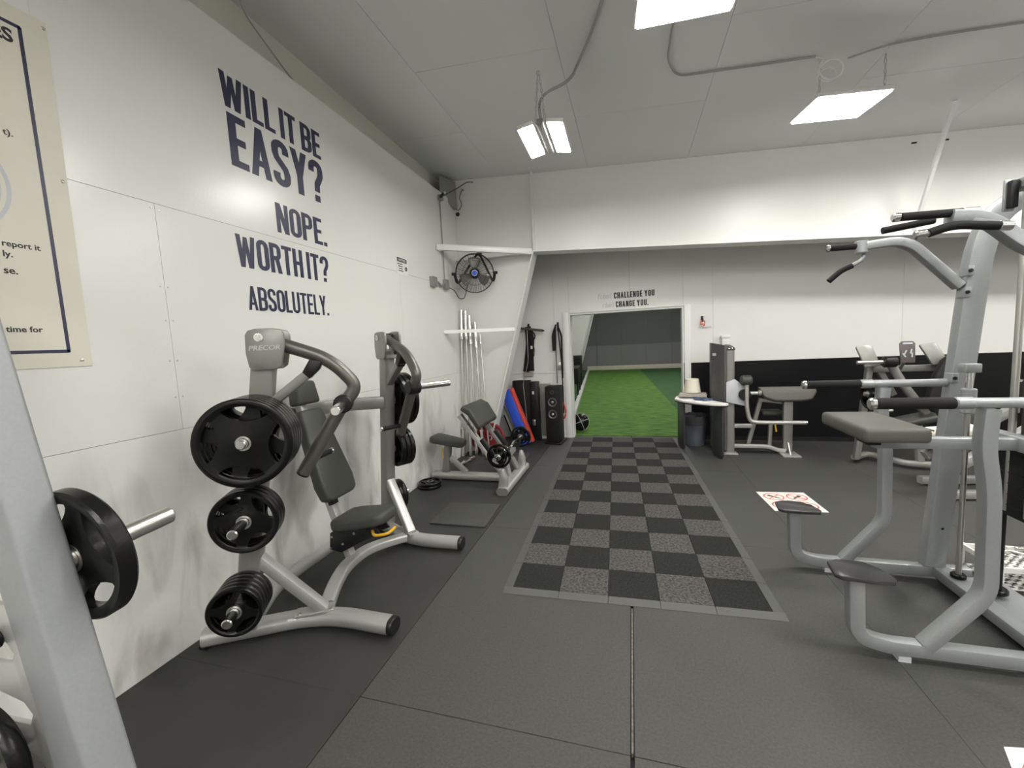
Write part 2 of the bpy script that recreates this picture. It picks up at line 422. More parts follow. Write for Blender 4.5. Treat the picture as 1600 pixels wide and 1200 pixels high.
for (a, c) in (((XW+.003, 5.10, 2.90), (-1.275, 5.665, 2.83)), ((XW+.003, 5.16, 1.80), (-1.565, 5.67, 1.80))):
    b = B(); b.sweep([a, c], [(-.022, -.022), (.022, -.022), (.022, -.017), (-.017, -.017), (-.017, .024), (-.022, .024)]) if c[2] < 2 else b.bar(a, c, .05, .075, r=.004)
    tag(b.build('flange_brace', 'beam_paint'), 'upper thick white steel brace from left wall to column flange above the fan' if c[2] > 2 else 'lower thin white steel brace in front of the leaning barbells', 'brace')
br = B().sweep([(2.93, 5.09, zc(2.93)-.004), (2.97, 5.67, 2.60)], rrect(.035, .035, .004, 1), (1, 0, 0))
tag(br.build('roof_brace', 'ceiling_paint'), 'pale diagonal brace running from ceiling down to the rafter flange', 'brace')

# ------------------------------------------------------------------ turf room beyond the doorway
TY = 22.0
tf = struct(B().box((2, (YF+.14+TY)/2, -.05), (9.4, TY-YF-.14, .06)).build('floor_turf', 'seam_dark'), 'artificial turf floor beyond the doorway')
def tq(pts, m):
    b = B(); b._add([V((x, y, -.02)) for x, y in pts]+[V((x, y, .012)) for x, y in pts], [(3, 2, 1, 0), (4, 5, 6, 7), (0, 1, 5, 4), (1, 2, 6, 5), (2, 3, 7, 6), (3, 0, 4, 7)])
    return b.build('turf_strip', m, tf)
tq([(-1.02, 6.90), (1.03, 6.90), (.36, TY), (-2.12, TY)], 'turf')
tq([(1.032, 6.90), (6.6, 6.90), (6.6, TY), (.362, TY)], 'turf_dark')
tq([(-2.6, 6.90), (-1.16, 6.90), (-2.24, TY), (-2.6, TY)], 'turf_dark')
struct(B().sweep([(-1.09, 6.92, .03), (-2.18, TY-.1, .03)], rrect(.09, .07, .006, 1)).build('trim_4', 'beam_paint'), 'white kerb along the left edge of the turf')
struct(B().box((2.2, TY-.25, .11), (8.8, .1, .22), bev=.005).build('trim_5', 'cream'), 'pale kerb board at the end of the turf')
tw = struct(B().box((2, TY+.12, 2.2), (9.4, .2, 4.4)).build('wall_turf_far', 'seam_dark'), 'grey end wall of the turf room')
for i in range(8):
    x0 = -2.6+i*1.22-.35
    B().box((x0+.61, TY+.005, .63), (1.19, .03, 1.25)).build('wall_sheet', 'grey_wall', tw)
    B().box((x0+.61, TY+.005, 2.83), (1.19, .03, 3.13)).build('wall_sheet', 'grey_wall_dark', tw)
struct(B().box((-2.7, (YF+.2+TY)/2, 2.2), (.2, TY-YF-.2, 4.4)).build('wall_turf_left', 'plain_paint'), 'left wall of the turf room')
struct(B().box((6.7, (YF+.2+TY)/2, 2.2), (.2, TY-YF-.2, 4.4)).build('wall_turf_right', 'grey_wall'), 'right wall of the turf room')
struct(B().box((2, (YF+.1+TY)/2, 4.35), (9.6, TY-YF-.1, .1)).build('ceiling_turf', 'grey_wall_dark'), 'dark ceiling of the turf room')
tc_ = struct(B().prism([(-2.6, 0), (-2.0, 0), (-1.20, 3.0), (-1.20, 4.3), (-2.6, 4.3)], (0, 15.8, 0), (1, 0, 0), (0, 0, 1), .012).build('trim_6', 'plain_paint'), 'white tapered column beside the turf')
B().sweep([(-2.0, 15.8, 0), (-1.20, 15.8, 3.0)], rrect(.2, .02, .002, 1), (-1, 0, .26)).build('flange', 'beam_paint', tc_)

def led_panel(label, c, sx, sy, rz, wings=None, drop=True, mesh='led', top=None):
    """suspended LED high-bay: housing, one or two light-giving diffusers, chains"""
    t = thing('ceiling_light', label, 'light', c)
    q = Matrix.Rotation(rz, 3, 'Z')
    if wings:
        for s in (-1, 1):
            tilt = Matrix.Rotation(s*wings, 3, 'Y')
            off = q @ V((s*sx*.345, 0, .0)); rr = q @ tilt
            B().box(V(c)+off+rr @ V((0, 0, .018)), (sx*.40, sy+.02, .03), rr, bev=.004).build('housing', 'fixture', t)
            B().box(V(c)+off, (sx*.36, sy-.01, .008), rr, bev=.002).build('diffuser', mesh, t)
        B().box(V(c)+V((0, 0, .03)), (sx*.16, sy, .05), q, bev=.006).build('driver_box', 'grey_box', t)
    else:
        B().box(V(c)+V((0, 0, .022)), (sx+.03, sy+.03, .032), q, bev=.004).build('housing', 'fixture', t)
        B().box(V(c), (sx, sy, .012), q, bev=.002).build('diffuser', mesh, t)
        B().box(V(c)+V((0, 0, .05)), (sx*.3, sy*.8, .03), q, bev=.004).build('driver_box', 'fixture', t)
    ends = [(-.45, -.4), (.45, -.4)] if not wings else [(-.12, -.42), (.12, -.42)]
    for ex, ey in ends:
        p = V(c)+q @ V((ex*sx, ey*sy, .035)); tz = (top or zc(p.x))-.001
        pt = V((p.x, p.y, tz)) if not wings else V((c[0]+(p.x-c[0])*.1, p.y+.02, tz))
        b = B(); n = int((pt-p).length/.034)
        for k in range(n):
            a = p.lerp(pt, (k+.5)/n); d = (pt-p).normalized()
            sd = V((1, 0, 0)) if k % 2 else V((0, 1, 0))
            sd = (sd-d*sd.dot(d)).normalized()
            b.sweep([a+d*.021*math.cos(w_)+sd*.008*math.sin(w_) for w_ in [i*math.pi/4 for i in range(8)]], circ(.0028, 5), d.cross(sd), closed=True)
        b.build('chain', 'steel', t)
    return t
led_panel('twin-wing LED light hung on one chain ahead of the white rafter', (-.70, 3.89, 3.40), .36, .57, R_(1), wings=R_(10))
led_panel('flat square LED panel with coiled cable looped above it', (1.69, 4.27, 3.40), .53, .38, R_(10))
led_panel('flat LED panel closest over the checkered carpet, cut by the frame', (.335, 2.57, 3.40), .50, .40, R_(4))
for i, p in enumerate(((.3, -.6, 3.42), (-.5, -1.9, 3.42), (2.3, -1.4, 3.40), (2.4, 1.7, 3.40), (3.4, 4.3, 3.30), (5.2, 4.2, 3.25), (4.1, 1.4, 3.25), (4.1, -1.6, 3.25), (6.7, 4.1, 3.15), (6.7, 0.6, 3.15), (-.9, -3.0, 3.42), (1.8, -3.0, 3.42))):  # unseen panels, added to brighten the gym and its far wall
    led_panel('added flat LED panel further along the gym ceiling, out of the picture', p, .56, .40, 0).__setitem__('group', 'added ceiling lights out of view')
for p in ((.1, 9.0, 4.0), (.1, 11.5, 4.0), (.1, 14.5, 4.0), (.1, 18.0, 4.0), (2.6, 9.5, 4.0), (2.6, 13, 4.0), (2.6, 17, 4.0)):  # unseen panels, added to brighten the turf room
    led_panel('added flat LED panel over the turf, unseen behind the far wall', p, .6, .4, 0, top=4.3).__setitem__('group', 'added turf room lights out of view')

def cable(name, label, pts, r=.011, m='cable', cat='cable', fr=.15):
    return tag(B().tube(fillet(pts, fr, 8), r, 8).build(name, m), label, cat)
cable('ceiling_cable', 'grey cable curving across the ceiling to the twin-wing light',
      [(-.70, 3.72, 3.46), (-.71, 3.66, 3.6), (-.66, 3.74, 3.72), (-.45, 3.78, 3.79), (-.22, 3.3, zc(-.2)-.012), (-.07, 2.85, zc(-.1)-.012), (-.03, 2.3, zc(0)-.012), (.0, 1.8, zc(0)-.012)], .012)
cable('ceiling_cable', 'thin grey cable from the carpet light along the ceiling to the coil',
      [(.33, 2.72, 3.46), (.33, 3.0, 3.62), (.328, 3.42, zc(.33)-.012), (.328, 3.80, zc(.33)-.009), (.42, 4.04, zc(.42)-.009), (.92, 4.045, zc(.92)-.009), (1.44, 4.05, zc(1.44)-.009)], .008, fr=.1)
b = B(); coil = []
for k in range(44):
    a = math.pi*.75+k/43*4.2*math.pi; rr = .095-.045*k/43
    coil.append(V((1.545+rr*math.cos(a), 4.0+.0035*k, 3.606+rr*math.sin(a))))
b.tube(fillet([(1.442, 4.05, zc(1.44)-.011), (1.455, 4.02, 3.69)]+coil+[(1.50, 4.17, 3.53), (1.47, 4.19, 3.452)], .02, 3), .0055, 6)
tag(b.build('coiled_cable', 'white_plastic'), 'white cable coiled up above the square LED panel', 'cable')
cable('ceiling_cable', 'straight grey cable running right from the coiled cable', [(1.66, 4.06, zc(1.66)-.05), (1.90, 4.034, zc(1.9)-.008), (2.32, 4.012, zc(2.32)-.008), (3.4, 4.03, zc(3.4)-.008)], .007)
cable('ceiling_cable', 'thin cable drooping over the recessed wall strip', [(-2.30, 2.0, zc(-2.3)-.02), (-2.46, 2.42, 3.99), (-2.46, 2.46, 3.90), (-2.46, 2.72, 3.76), (-2.47, 2.92, 3.685)], .006)

# ------------------------------------------------------------------ checkered carpet runner
CT = .3048; ca = .0356
co = V((-.7814, 2.4641, 0)); cu = V((math.cos(ca), math.sin(ca), 0)); cv = V((-math.sin(ca), math.cos(ca), 0))
cr = thing('carpet_runner', 'checkered runner of dark and light grey carpet tiles leading to the doorway', 'carpet', co)
for j in range(14):
    for i in range(5):
        c = co+cu*(i+.5)*CT+cv*(j+.5)*CT+V((0, 0, .0075+random.uniform(0, .0012)))
        B().box(c, (CT-.002, CT-.002, .013), Matrix.Rotation(ca, 3, 'Z'), bev=.002, seg=1).build('carpet_tile', 'carpet_dark' if (i+j) % 2 == 0 else 'carpet_light', cr)
def ramp(p, q, out):
    p, q, out = V(p), V(q), V(out); z = V((0, 0, .013)); e = V((0, 0, .001))
    d = (q-p).normalized()*.002
    p = p+d; q = q-d
    B()._add([p+e, q+e, q+out+e, p+out+e, p+z, q+z, q+out+e*2, p+out+e*2], [(0, 3, 2, 1), (4, 5, 6, 7), (0, 1, 5, 4), (1, 2, 6, 5), (2, 3, 7, 6), (3, 0, 4, 7)]).build('ramp_edge', 'ramp', cr)
for i in range(5): ramp(co+cu*i*CT-(cu*.055 if i == 0 else V((0, 0, 0))), co+cu*(i+1)*CT+(cu*.06 if i == 4 else V((0, 0, 0))), -cv*.06)
for j in range(14):
    ramp(co+cv*j*CT, co+cv*(j+1)*CT, -cu*.06); ramp(co+cu*5*CT+cv*j*CT, co+cu*5*CT+cv*(j+1)*CT, cu*.06)

# ------------------------------------------------------------------ slogan and signs on the left wall
YX, ZX = (0, 1, 0), (0, 0, 1)
sl = thing('wall_slogan', 'large navy condensed slogan lettering on the white left wall', 'lettering', (XW, 2.6, 1.9))
for txt, y0, y1, z0, z1, th in (('WILL IT BE', 2.165, 3.035, 3.180, 3.388, .142), ('EASY?', 2.19, 3.03, 2.825, 3.148, .148),
                                ('NOPE.', 2.505, 3.015, 2.482, 2.690, .138), ('WORTH IT?', 2.155, 3.0, 2.186, 2.392, .138), ('ABSOLUTELY.', 2.20, 2.96, 1.910, 2.068, .125)):
    gap = .05; x = 0; items = []
    for ch in txt:
        if ch == ' ': x += .13; continue
        q, wd = glyph(ch, th)
        if ch == '?': items += [(x, q[:-1], 'letter'), (x, q[-1:], 'dot')]
        else: items.append((x, q, 'dot' if ch == '.' else 'letter'))
        x += wd+gap
    k = (y1-y0)/(x-gap)
    for x0, q, nm in items:
        b = B()
        for i_, f in enumerate(q):
            top = [V((XW+.0022+.00015*i_, y0+(a_+x0)*k, z0+c_*(z1-z0))) for a_, c_ in f]; bot = [p-V((.002, 0, 0)) for p in top]
            b._add(top+bot, [(0, 1, 2, 3), (7, 6, 5, 4), (0, 4, 5, 1), (1, 5, 6, 2), (2, 6, 7, 3), (3, 7, 4, 0)])
        b.build(nm, 'navy', sl)
po = thing('rules_banner', 'cream vinyl rules banner with navy border riveted to the wall', 'banner', (XW, 1.0, 1.6))
b = B(); PN = 14
vv = []; ff = []
for k in range(PN+1):
    z = 1.597+(3.087-1.597)*k/PN; yr = 1.325-.018*math.sin(math.pi*k/PN)*0+.012*k/PN
    vv += [V((XW+.001, .35, z)), V((XW+.001, yr, z)), V((XW+.004, yr, z)), V((XW+.004, .35, z))]
for k in range(PN):
    a = 4*k
    for i in range(4): ff.append((a+i, a+(i+1) % 4, a+4+(i+1) % 4, a+4+i))
ff += [(0, 3, 2, 1), (4*PN, 4*PN+1, 4*PN+2, 4*PN+3)]
sheet_o = b._add(vv, ff).build('vinyl_sheet', 'banner', po)
bx = XW+.0045
B().box((bx, 1.247, 2.338), (.0008, .013, 1.35)).build('border_line', 'navy', sheet_o)
B().box((bx, .82, 1.667), (.0008, .86, .014)).build('border_line', 'navy', sheet_o)
B().box((bx, .82, 3.01), (.0008, .86, .014)).build('border_line', 'navy', sheet_o)
for y, z in ((1.327, 3.06), (1.316, 2.42), (1.288, 1.625)): B().lathe([(0, 0), (.008, 0), (.006, .003), (0, .004)], (XW+.004, y, z), (1, 0, 0), 12).build('rivet', 'chrome', po)
def ptxt(t, y1, z, h, off=.012):
    o = text_mesh('print', t, 'print_black', (bx, 0, z), YX, ZX, h, sheet_o, offset=off, depth=.0006)
    m_ = max(v.co.y for v in o.data.vertices)+1.0
    o.data.transform(Matrix.Translation((0, y1-m_, 0)))
ptxt('ES', 1.222, 2.93, .055, .03); ptxt(',', 1.165, 2.78, .02); ptxt('t).', 1.175, 2.538, .033)
ptxt('report it', 1.205, 2.088, .030, .02); ptxt('ly.', 1.117, 2.045, .033, .02); ptxt('se.', 1.124, 1.985, .020, .02); ptxt('y time for', 1.172, 1.742, .032, .02)
rg = B()
for R0, R1 in ((.20, .214), (0.0, .185)):
    vv = []; ff = []
    for k in range(48):
        a = 2*math.pi*k/48
        for r in (R0, R1): vv.append(V((bx+.0002, .93+r*math.cos(a), 2.33+r*math.sin(a))))
    for k in range(48): j = (k+1) % 48; ff.append((2*k, 2*k+1, 2*j+1, 2*j))
    rg._add(vv, ff)
rg.build('watermark_ring', 'print_grey', sheet_o)
nt_ = thing('notice_sign', 'small white notice sign with dark heading on the left wall', 'sign', (XW, 4.2, 2.4))
ns = B().box((XW+.002, 4.20, 2.512), (.003, .235, .195)).build('sign_board', 'white_plastic', nt_)
hd = B().box((XW+.004, 4.20, 2.575), (.0012, .20, .045)).build('heading_bar', 'print_black', ns)
text_mesh('heading', 'NOTICE', 'white_plastic', (XW+.0048, 4.125, 2.562), YX, ZX, .026, ns, offset=.02, width=.15)
for k in range(4): B().box((XW+.0038, 4.155+.004*k, 2.53-.024*k), (.0008, .10-.012*(k % 3), .009)).build('text_line', 'print_black', ns)
B().torus((XW+.004, 4.275, 2.49), (1, 0, 0), .018, .006, 16, 6).build('pictogram', 'print_black', ns)

# far-wall motto
mo = thing('door_motto', 'black serif motto lettering above the wide doorway', 'lettering', (0, YF, 2.08))
XX = (1, 0, 0)
text_mesh('script_words', "If it doesn't", 'script_grey', (-.49, YF-.0002, 2.225), XX, ZX, .085, mo, width=.21, shear=.3)
text_mesh('script_words', "it doesn't", 'script_grey', (-.425, YF-.0002, 2.088), XX, ZX, .08, mo, width=.18, shear=.3)
slogan('motto_word', 'CHALLENGE YOU', 'print_black', (-.245, YF-.0002, 2.215), XX, ZX, .60, .092, mo, th=.17, gap=.08, space=.2)
slogan('motto_word', 'CHANGE YOU.', 'print_black', (-.220, YF-.0002, 2.080), XX, ZX, .485, .09, mo, th=.17, gap=.08, space=.2)

# ------------------------------------------------------------------ weight plates
def plate_mesh(R, T, grips=4, hub=.0265):
    """four-grip rubber plate, axis z: thick rim, thin web, see-through hand openings"""
    N = 96; sec = 360/grips; half = sec*.37
    def rings(a):
        d = (a % sec)-sec/2; inside = abs(d) < half
        k = math.cos(d/half*math.pi/2) if inside else 0
        rin = R*(.76-.27*k**.55) if inside else R*.76
        return [hub, hub*1.75, R*.36, rin, R*.82, R*.87, R*.965, R], inside
    tz = [T*.42, T*.42, T*.30, T*.30, T*.34, T*.5, T*.5, T*.34]
    b = B(); bm = b.bm; F = []; K = []
    for k in range(N):
        rs, ins = rings((k+.5)*360/N-sec/2+45); a = 2*math.pi*k/N
        rs, _ = rings(k*360/N-sec/2+45)
        F.append([[bm.verts.new((r*math.cos(a), r*math.sin(a), s*z)) for r, z in zip(rs, tz)] for s in (1, -1)]); K.append(ins)
    M = 8
    for k in range(N):
        j = (k+1) % N
        for i in range(M-1):
            if i == 3 and K[k]: continue
            bm.faces.new((F[k][0][i], F[j][0][i], F[j][0][i+1], F[k][0][i+1]))
            bm.faces.new((F[k][1][i], F[k][1][i+1], F[j][1][i+1], F[j][1][i]))
        for i in (0, M-1): bm.faces.new((F[k][0][i], F[k][1][i], F[j][1][i], F[j][0][i]))
        if K[k]:
            for i in (3, 4): bm.faces.new((F[k][0][i], F[j][0][i], F[j][1][i], F[k][1][i]))
            if not K[k-1]: bm.faces.new((F[k][0][3], F[k][0][4], F[k][1][4], F[k][1][3]))
            if not K[(k+1) % N]: bm.faces.new((F[j][0][3], F[j][0][4], F[j][1][4], F[j][1][3]))
    return b
PLATE = {}
def plate_proto(kind, R, T, m, text):
    me = plate_mesh(R, T); bo = me.build('plate_body', m)
    hu = B().lathe([(.0264, -T*.44), (.036, -T*.44), (.036, T*.44), (.0264, T*.44)], seg=24).build('hub_ring', 'steel')
    tx = text_mesh('raised_number', text, m, (-.045, R*.30, T*.27), (1, 0, 0), (0, 1, 0), .03, width=.09, depth=.0035)
    PLATE[kind] = ([bo, hu, tx], R, T)
def weight_plate(kind, label, c, axis, spin=0., group=None, cat='weight plate'):
    src, R, T = PLATE[kind]
    t = thing('weight_plate', label, cat, c, group)
    q = V((0, 0, 1)).rotation_difference(V(axis).normalized()) @ Quaternion((0, 0, 1), spin)
    t.rotation_mode = 'QUATERNION'; t.rotation_quaternion = q
    for s in src:
        o = s if s.parent is None and not s.get('used') else s.copy()
        if o is s: s['used'] = 1
        else: COL.objects.link(o)
        o.parent = t
    return t
plate_proto('45', .2225, .040, 'black_rubber', '45'); plate_proto('25', .165, .040, 'black_rubber', '25')
plate_proto('10', .130, .036, 'black_rubber', '10'); plate_proto('red', .2225, .05, 'red', '25'); plate_proto('5', .098, .03, 'black_rubber', '5')
ORD = ['outermost', 'second outermost', 'third outermost', 'fourth outermost', 'innermost']
def stack(kind, n, base, axis, first, gap, where, group):
    """n plates threaded on a peg; base = peg root, axis = outward, first = distance of the innermost centre"""
    base, axis = V(base), V(axis).normalized()
    for k in range(n):
        i = n-1-k                                   # 0 = outermost
        nm = 'innermost' if k == 0 else ORD[i]
        weight_plate(kind, '%s black plate %s' % (nm, where), base+axis*(first+k*gap), axis, random.uniform(-.5, .5), group)

# ------------------------------------------------------------------ chest press against the left wall
PM = 2.395
def mir(p, s): p = V(p); return p if s < 0 else V((p.x, 2*PM-p.y, p.z))
U, Nn, ON = V((.857, .515, 0)), V((.515, -.857, 0)), V((-2.09, 1.70, 0))
def P(side, s, t, z): return mir(ON+U*s+Nn*t+V((0, 0, z)), side)
cp = thing('chest_press_machine', 'silver plate-loaded chest press with dark padded seat against the white wall', 'gym machine', (-2.0, PM, 0))
for sd in (-1, 1):
    ud = (P(sd, 1, 0, 0)-P(sd, 0, 0, 0)); nd = (P(sd, 0, 1, 0)-P(sd, 0, 0, 0))
    path = fillet([mir((-2.325, 1.592, .058), sd), mir((-1.79, 1.915, .058), sd), mir((-1.335, 1.905, .058), sd)], .22, 8)
    ft = B().sweep(path, rrect(.105, .092, .04, 4)).build('base_foot', 'silver', cp)
    e = path[-1]; d = (path[-1]-path[-2]).normalized()
    B().sweep([e, e+d*.018, e+d*.028], rrect(.107, .094, .04, 4), scale=[1, 1, .9]).build('end_cap', 'black_plastic', ft)
    B().box(path[0]+V((.01, 0, -.05)), (.05, .05, .014)).build('foot_pad', 'black_plastic', ft)
    # upright
    B().sweep([P(sd, -.03, 0, .09), P(sd, .205, 0, 1.60)], rrect(.085, .112, .012, 3), ud).build('upright', 'silver_mid', cp)
    # twin side plates of the pivot tower
    for k in (-1, 1):
        poly = [(.145, 1.545), (.165, 1.528), (.275, 1.528), (.30, 1.545), (.325, 1.66), (.325, 1.715), (.312, 1.738), (.27, 1.746), (.19, 1.746), (.155, 1.738), (.14, 1.715), (.135, 1.62)]
        tp = B().prism(poly, P(sd, 0, .062*k, 0), ud, (0, 0, 1), .02, bev=.005).build('tower_plate', 'silver_mid', cp)
        B().lathe([(0, 0), (.022, 0), (.022, .008), (.014, .009), (.014, .006), (.006, .006), (.006, .010), (0, .010)], P(sd, .205, .072*k, 1.70), nd*k, 20).build('pivot_bolt', 'chrome', tp)
        if sd < 0 and k > 0:
            text_mesh('maker_name', 'PRECOR', 'steel', P(sd, .152, .0722, 1.632), ud, (0, 0, 1), .026, tp, width=.15, shear=.2, offset=.015, depth=.002)
    B().prism([(.16, 1.535), (.285, 1.535), (.285, 1.56), (.16, 1.56)], P(sd, 0, 0, 0), ud, (0, 0, 1), .11).build('tower_floor', 'silver_mid', cp)
    B().capcyl(P(sd, .205, -.05, 1.70), P(sd, .205, .05, 1.70), .034).build('pivot_hub', 'black_plastic', cp)
    # swing arm
    ap = fillet([P(sd, .205, 0, 1.695), P(sd, .53, 0, 1.565), P(sd, .665, 0, 1.40), P(sd, .575, 0, 1.303), P(sd, .335, 0, .93)], .13, 8)
    arm = B().tube(ap, .037, 16, nd).build('press_arm', 'silver_arm', cp)
    B().capcyl(ap[-1], ap[-1]+(ap[-1]-ap[-2]).normalized()*.012, .036).build('end_plug', 'black_plastic', arm)
    B().capcyl(P(sd, .582, -.045, 1.31), P(sd, .582, .05, 1.31), .052, .008, 24).build('peg_collar', 'black_plastic', arm)
    B().capcyl(P(sd, .582, .04, 1.31), P(sd, .582, .33, 1.31), .0245, .004, 20).build('load_peg', 'chrome', arm)
    h0, h1 = P(sd, .385, -.02, 1.0), P(sd, .465 if sd < 0 else .40, -.20, 1.0)
    hg = B().capcyl(h0, h0.lerp(h1, .9), .017, .003).build('handle_grip', 'foam_grip', arm)
    B().capcyl(h0.lerp(h1, .9), h1, .018, .004).build('grip_cap', 'chrome', hg)
    # stop strut with rubber bumper
    st = B().bar(P(sd, .18, 0, 1.315), P(sd, .43, 0, 1.505), .05, .062, nd, .01).build('stop_strut', 'silver_mid', cp)
    B().prism([(.385, 1.50), (.42, 1.462), (.475, 1.515), (.492, 1.556), (.43, 1.572)], P(sd, 0, 0, 0), ud, (0, 0, 1), .066, bev=.007).build('bumper', 'black_plastic', st)
    if sd < 0:
        B().prism([(-.014, -.012), (.014, -.012), (0, .014)], P(sd, .375, .0255, 1.468), ud, (0, 0, 1), .001).build('warning_sticker', 'sticker', st)
        B().prism([(-.004, -.007), (.004, -.007), (0, .004)], P(sd, .375, .0262, 1.468), ud, (0, 0, 1), .001).build('warning_mark', 'print_black', st)
    # storage pegs
    for z in (1.18, .755, .315):
        s0 = .155*(z-.08)-.03
        B().capcyl(P(sd, s0, .03, z), P(sd, s0, (.30 if z > 1 else .335) if sd < 0 else (.215 if z > .5 else .20), z), .0245, .005, 20).build('storage_peg', 'chrome', cp)
    # raking brace with bolted shoe
    B().bar(P(sd, .045, 0, .50), P(sd, .375, 0, .105), .06, .075, nd, .012).build('raking_brace', 'silver', cp)
    sh = B().prism([(.22, 0), (.43, 0), (.43, .012), (.22, .012)], P(sd, 0, 0, .102), ud, (0, 0, 1), .085, bev=.002).build('brace_shoe', 'silver', cp)
    for s_ in (.245, .415): B().lathe([(0, 0), (.012, 0), (.012, .008), (0, .010)], P(sd, s_, .025, .113), (0, 0, 1), 6).build('bolt', 'steel', sh)
fb = [mir((-1.80, 1.95, .085), -1), V((-1.87, 2.10, .11)), V((-1.925, 2.28, .135)), V((-1.925, 2*PM-2.28, .135)), V((-1.87, 2*PM-2.10, .11)), mir((-1.80, 1.95, .085), 1)]
B().sweep(fillet(fb, .2, 6), rrect(.085, .06, .015, 3)).build('front_beam', 'silver', cp)
bb = [V((-2.14, 1.74, .07)), V((-2.28, 2.05, .10)), V((-2.28, 2*PM-2.05, .10)), V((-2.14, 2*PM-1.74, .07))]
B().sweep(fillet(bb, .2, 6), rrect(.075, .075, .03, 3)).build('rear_beam', 'silver', cp)
xb = [P(-1, .15, -.02, 1.17), V((-2.345, 2.02, 1.175)), V((-2.345, 2*PM-2.02, 1.175)), P(1, .15, -.02, 1.17)]
B().sweep(fillet(xb, .15, 6), rrect(.055, .10, .01, 2)).build('cross_beam', 'silver_mid', cp)
# back rest
bd = V((-2.235+2.03, 0, 1.20-.60)).normalized(); yy = V((0, 1, 0)); bn = yy.cross(bd)
B().prism([(-.105, .655), (.105, .655), (.165, .12), (.15, .02), (.11, 0), (-.11, 0), (-.15, .02), (-.165, .12)], V((-2.005, PM, .585)), yy, bd, .085, bev=.022, seg=3).build('back_pad', 'pad', cp)
B().prism([(-.09, .165), (.09, .165), (.11, 0), (-.11, 0)], V((-2.225, PM, 1.245)), yy, V((-.15, 0, 1)), .09, bev=.022, seg=3).build('head_pad', 'pad', cp)
sp = B().sweep([(-1.955, PM, .12), (-2.11, PM, .60), (-2.285, PM, 1.30)], rrect(.06, .055, .008, 2), (1, 0, .3)).build('seat_post', 'silver', cp)
B().box((-2.06, PM-.03, .60), (.05, .05, .13), Matrix.Rotation(-.33, 3, 'Y'), bev=.004).build('height_scale', 'black_plastic', sp)
B().box((-1.955, PM, .115), (.10, .13, .012), bev=.002).build('post_shoe', 'silver', sp)
B().prism([(-.21, -.09), (-.19, -.14), (-.09, -.15), (.15, -.12), (.20, -.08), (.205, .08), (.15, .12), (-.09, .15), (-.19, .14), (-.21, .09)], V((-1.81, PM, .448)), V((1, 0, .16)), yy, .08, bev=.026, seg=3).build('seat_pad', 'pad', cp)
sb = B().prism([(-.235, -.07), (-.14, -.085), (.08, .03), (.19, .075), (.14, .14), (-.12, .115), (-.22, .05)], V((-1.85, PM-.055, .285)), (1, 0, 0), (0, 0, 1), .012, bev=.003)
sb.prism([(-.235, -.07), (-.14, -.085), (.08, .03), (.19, .075), (.14, .14), (-.12, .115), (-.22, .05)], V((-1.85, PM+.055, .285)), (1, 0, 0), (0, 0, 1), .012, bev=.003)
sb.box((-1.85, PM, .37), (.2, .10, .05), Matrix.Rotation(-.2, 3, 'Y'))
so = sb.build('seat_bracket', 'black_plastic', cp)
for x_, z_ in ((-2.075, .225), (-1.97, .265), (-2.055, .31), (-1.87, .35)): B().lathe([(0, 0), (.009, 0), (.008, .006), (0, .007)], (x_, PM-.061, z_), (0, -1, 0), 8).build('bolt', 'steel', so)
B().tube(fillet([(-1.72, PM-.06, .38), (-1.66, PM-.135, .385), (-1.56, PM-.12, .40), (-1.57, PM-.02, .40)], .04, 5), .010, 8).build('adjust_lever', 'yellow', so)

for sd, side, cnt in ((-1, 'the banner', (5, 3, 5)), (1, 'the preacher bench', (3, 3, 2))):
    nd = (P(sd, 0, 1, 0)-P(sd, 0, 0, 0))
    for kind, n, z, lv, gp in (('45', cnt[0], 1.18, 'top', .042), ('25', cnt[1], .755, 'middle', .043), ('10', cnt[2], .315, 'bottom', .037)):
        s0 = .155*(z-.08)-.03
        first = .075 if not (lv == 'bottom' and sd > 0) else .075
        stack(kind, n, P(sd, s0, 0, z), nd, first, gp, 'of %s on %s peg, chest press side facing %s' % ({2: 'two', 3: 'three', 5: 'five'}[n], lv, side), 'plates stored on the chest press')

# ------------------------------------------------------------------ rack at the left edge
rk = thing('squat_rack', 'grey steel rack with a raked column at the left edge beside the banner', 'rack', (-1.6, .56, 0))
def rx(z): return -1.169-.209*(z-.639)
RY = .565
B().sweep([(rx(0)-.055, RY, .06), (rx(2.25)-.055, RY, 2.25)], rrect(.085, .115, .010, 3), (1, 0, 0)).build('raked_column', 'rack_grey', rk)
B().bar((-2.30, RY, .04), (-.93, RY, .04), .09, .075).build('base_rail', 'rack_grey', rk)
B().bar((-2.27, RY, .08), (-2.27, RY, 2.25), .08, .08, (1, 0, 0)).build('rear_post', 'rack_grey', rk)
B().bar((-2.30, RY, 2.2), (-1.45, RY, 2.2), .07, .07).build('top_rail', 'rack_grey', rk)
# toothed bar catch plate fixed behind the column
def tooth_plate():
    edge = [(0, 0)]
    for k in range(4):
        z = .10+.15*k
        edge += [(.24, z-.03), (.24, z+.005), (.13, z+.015), (.06, z+.02), (.04, z+.05), (.06, z+.075), (.24, z+.10)]
    edge += [(.24, .72), (0, .72)]
    return edge
tpz = .36
B().prism([(-x_, z_) for x_, z_ in tooth_plate()], V((rx(tpz)-.112, RY-.025, tpz)), (1, 0, 0), (-.209, 0, 1), .012, bev=.002).build('catch_plate', 'silver', rk)
pe = [V((-1.30, .60, 1.142)), V((-1.305, .845, 1.156))]
B().capcyl(pe[0], pe[1], .0245, .004, 20).build('storage_peg', 'steel', rk)
pf = [V((-1.22, .60, .66)), V((-1.35, .92, .65))]
d_ = (pe[1]-pe[0]).normalized()
weight_plate('25', 'single black grip plate on the raked grey rack by the banner', pe[0]+d_*.034, d_, .3)
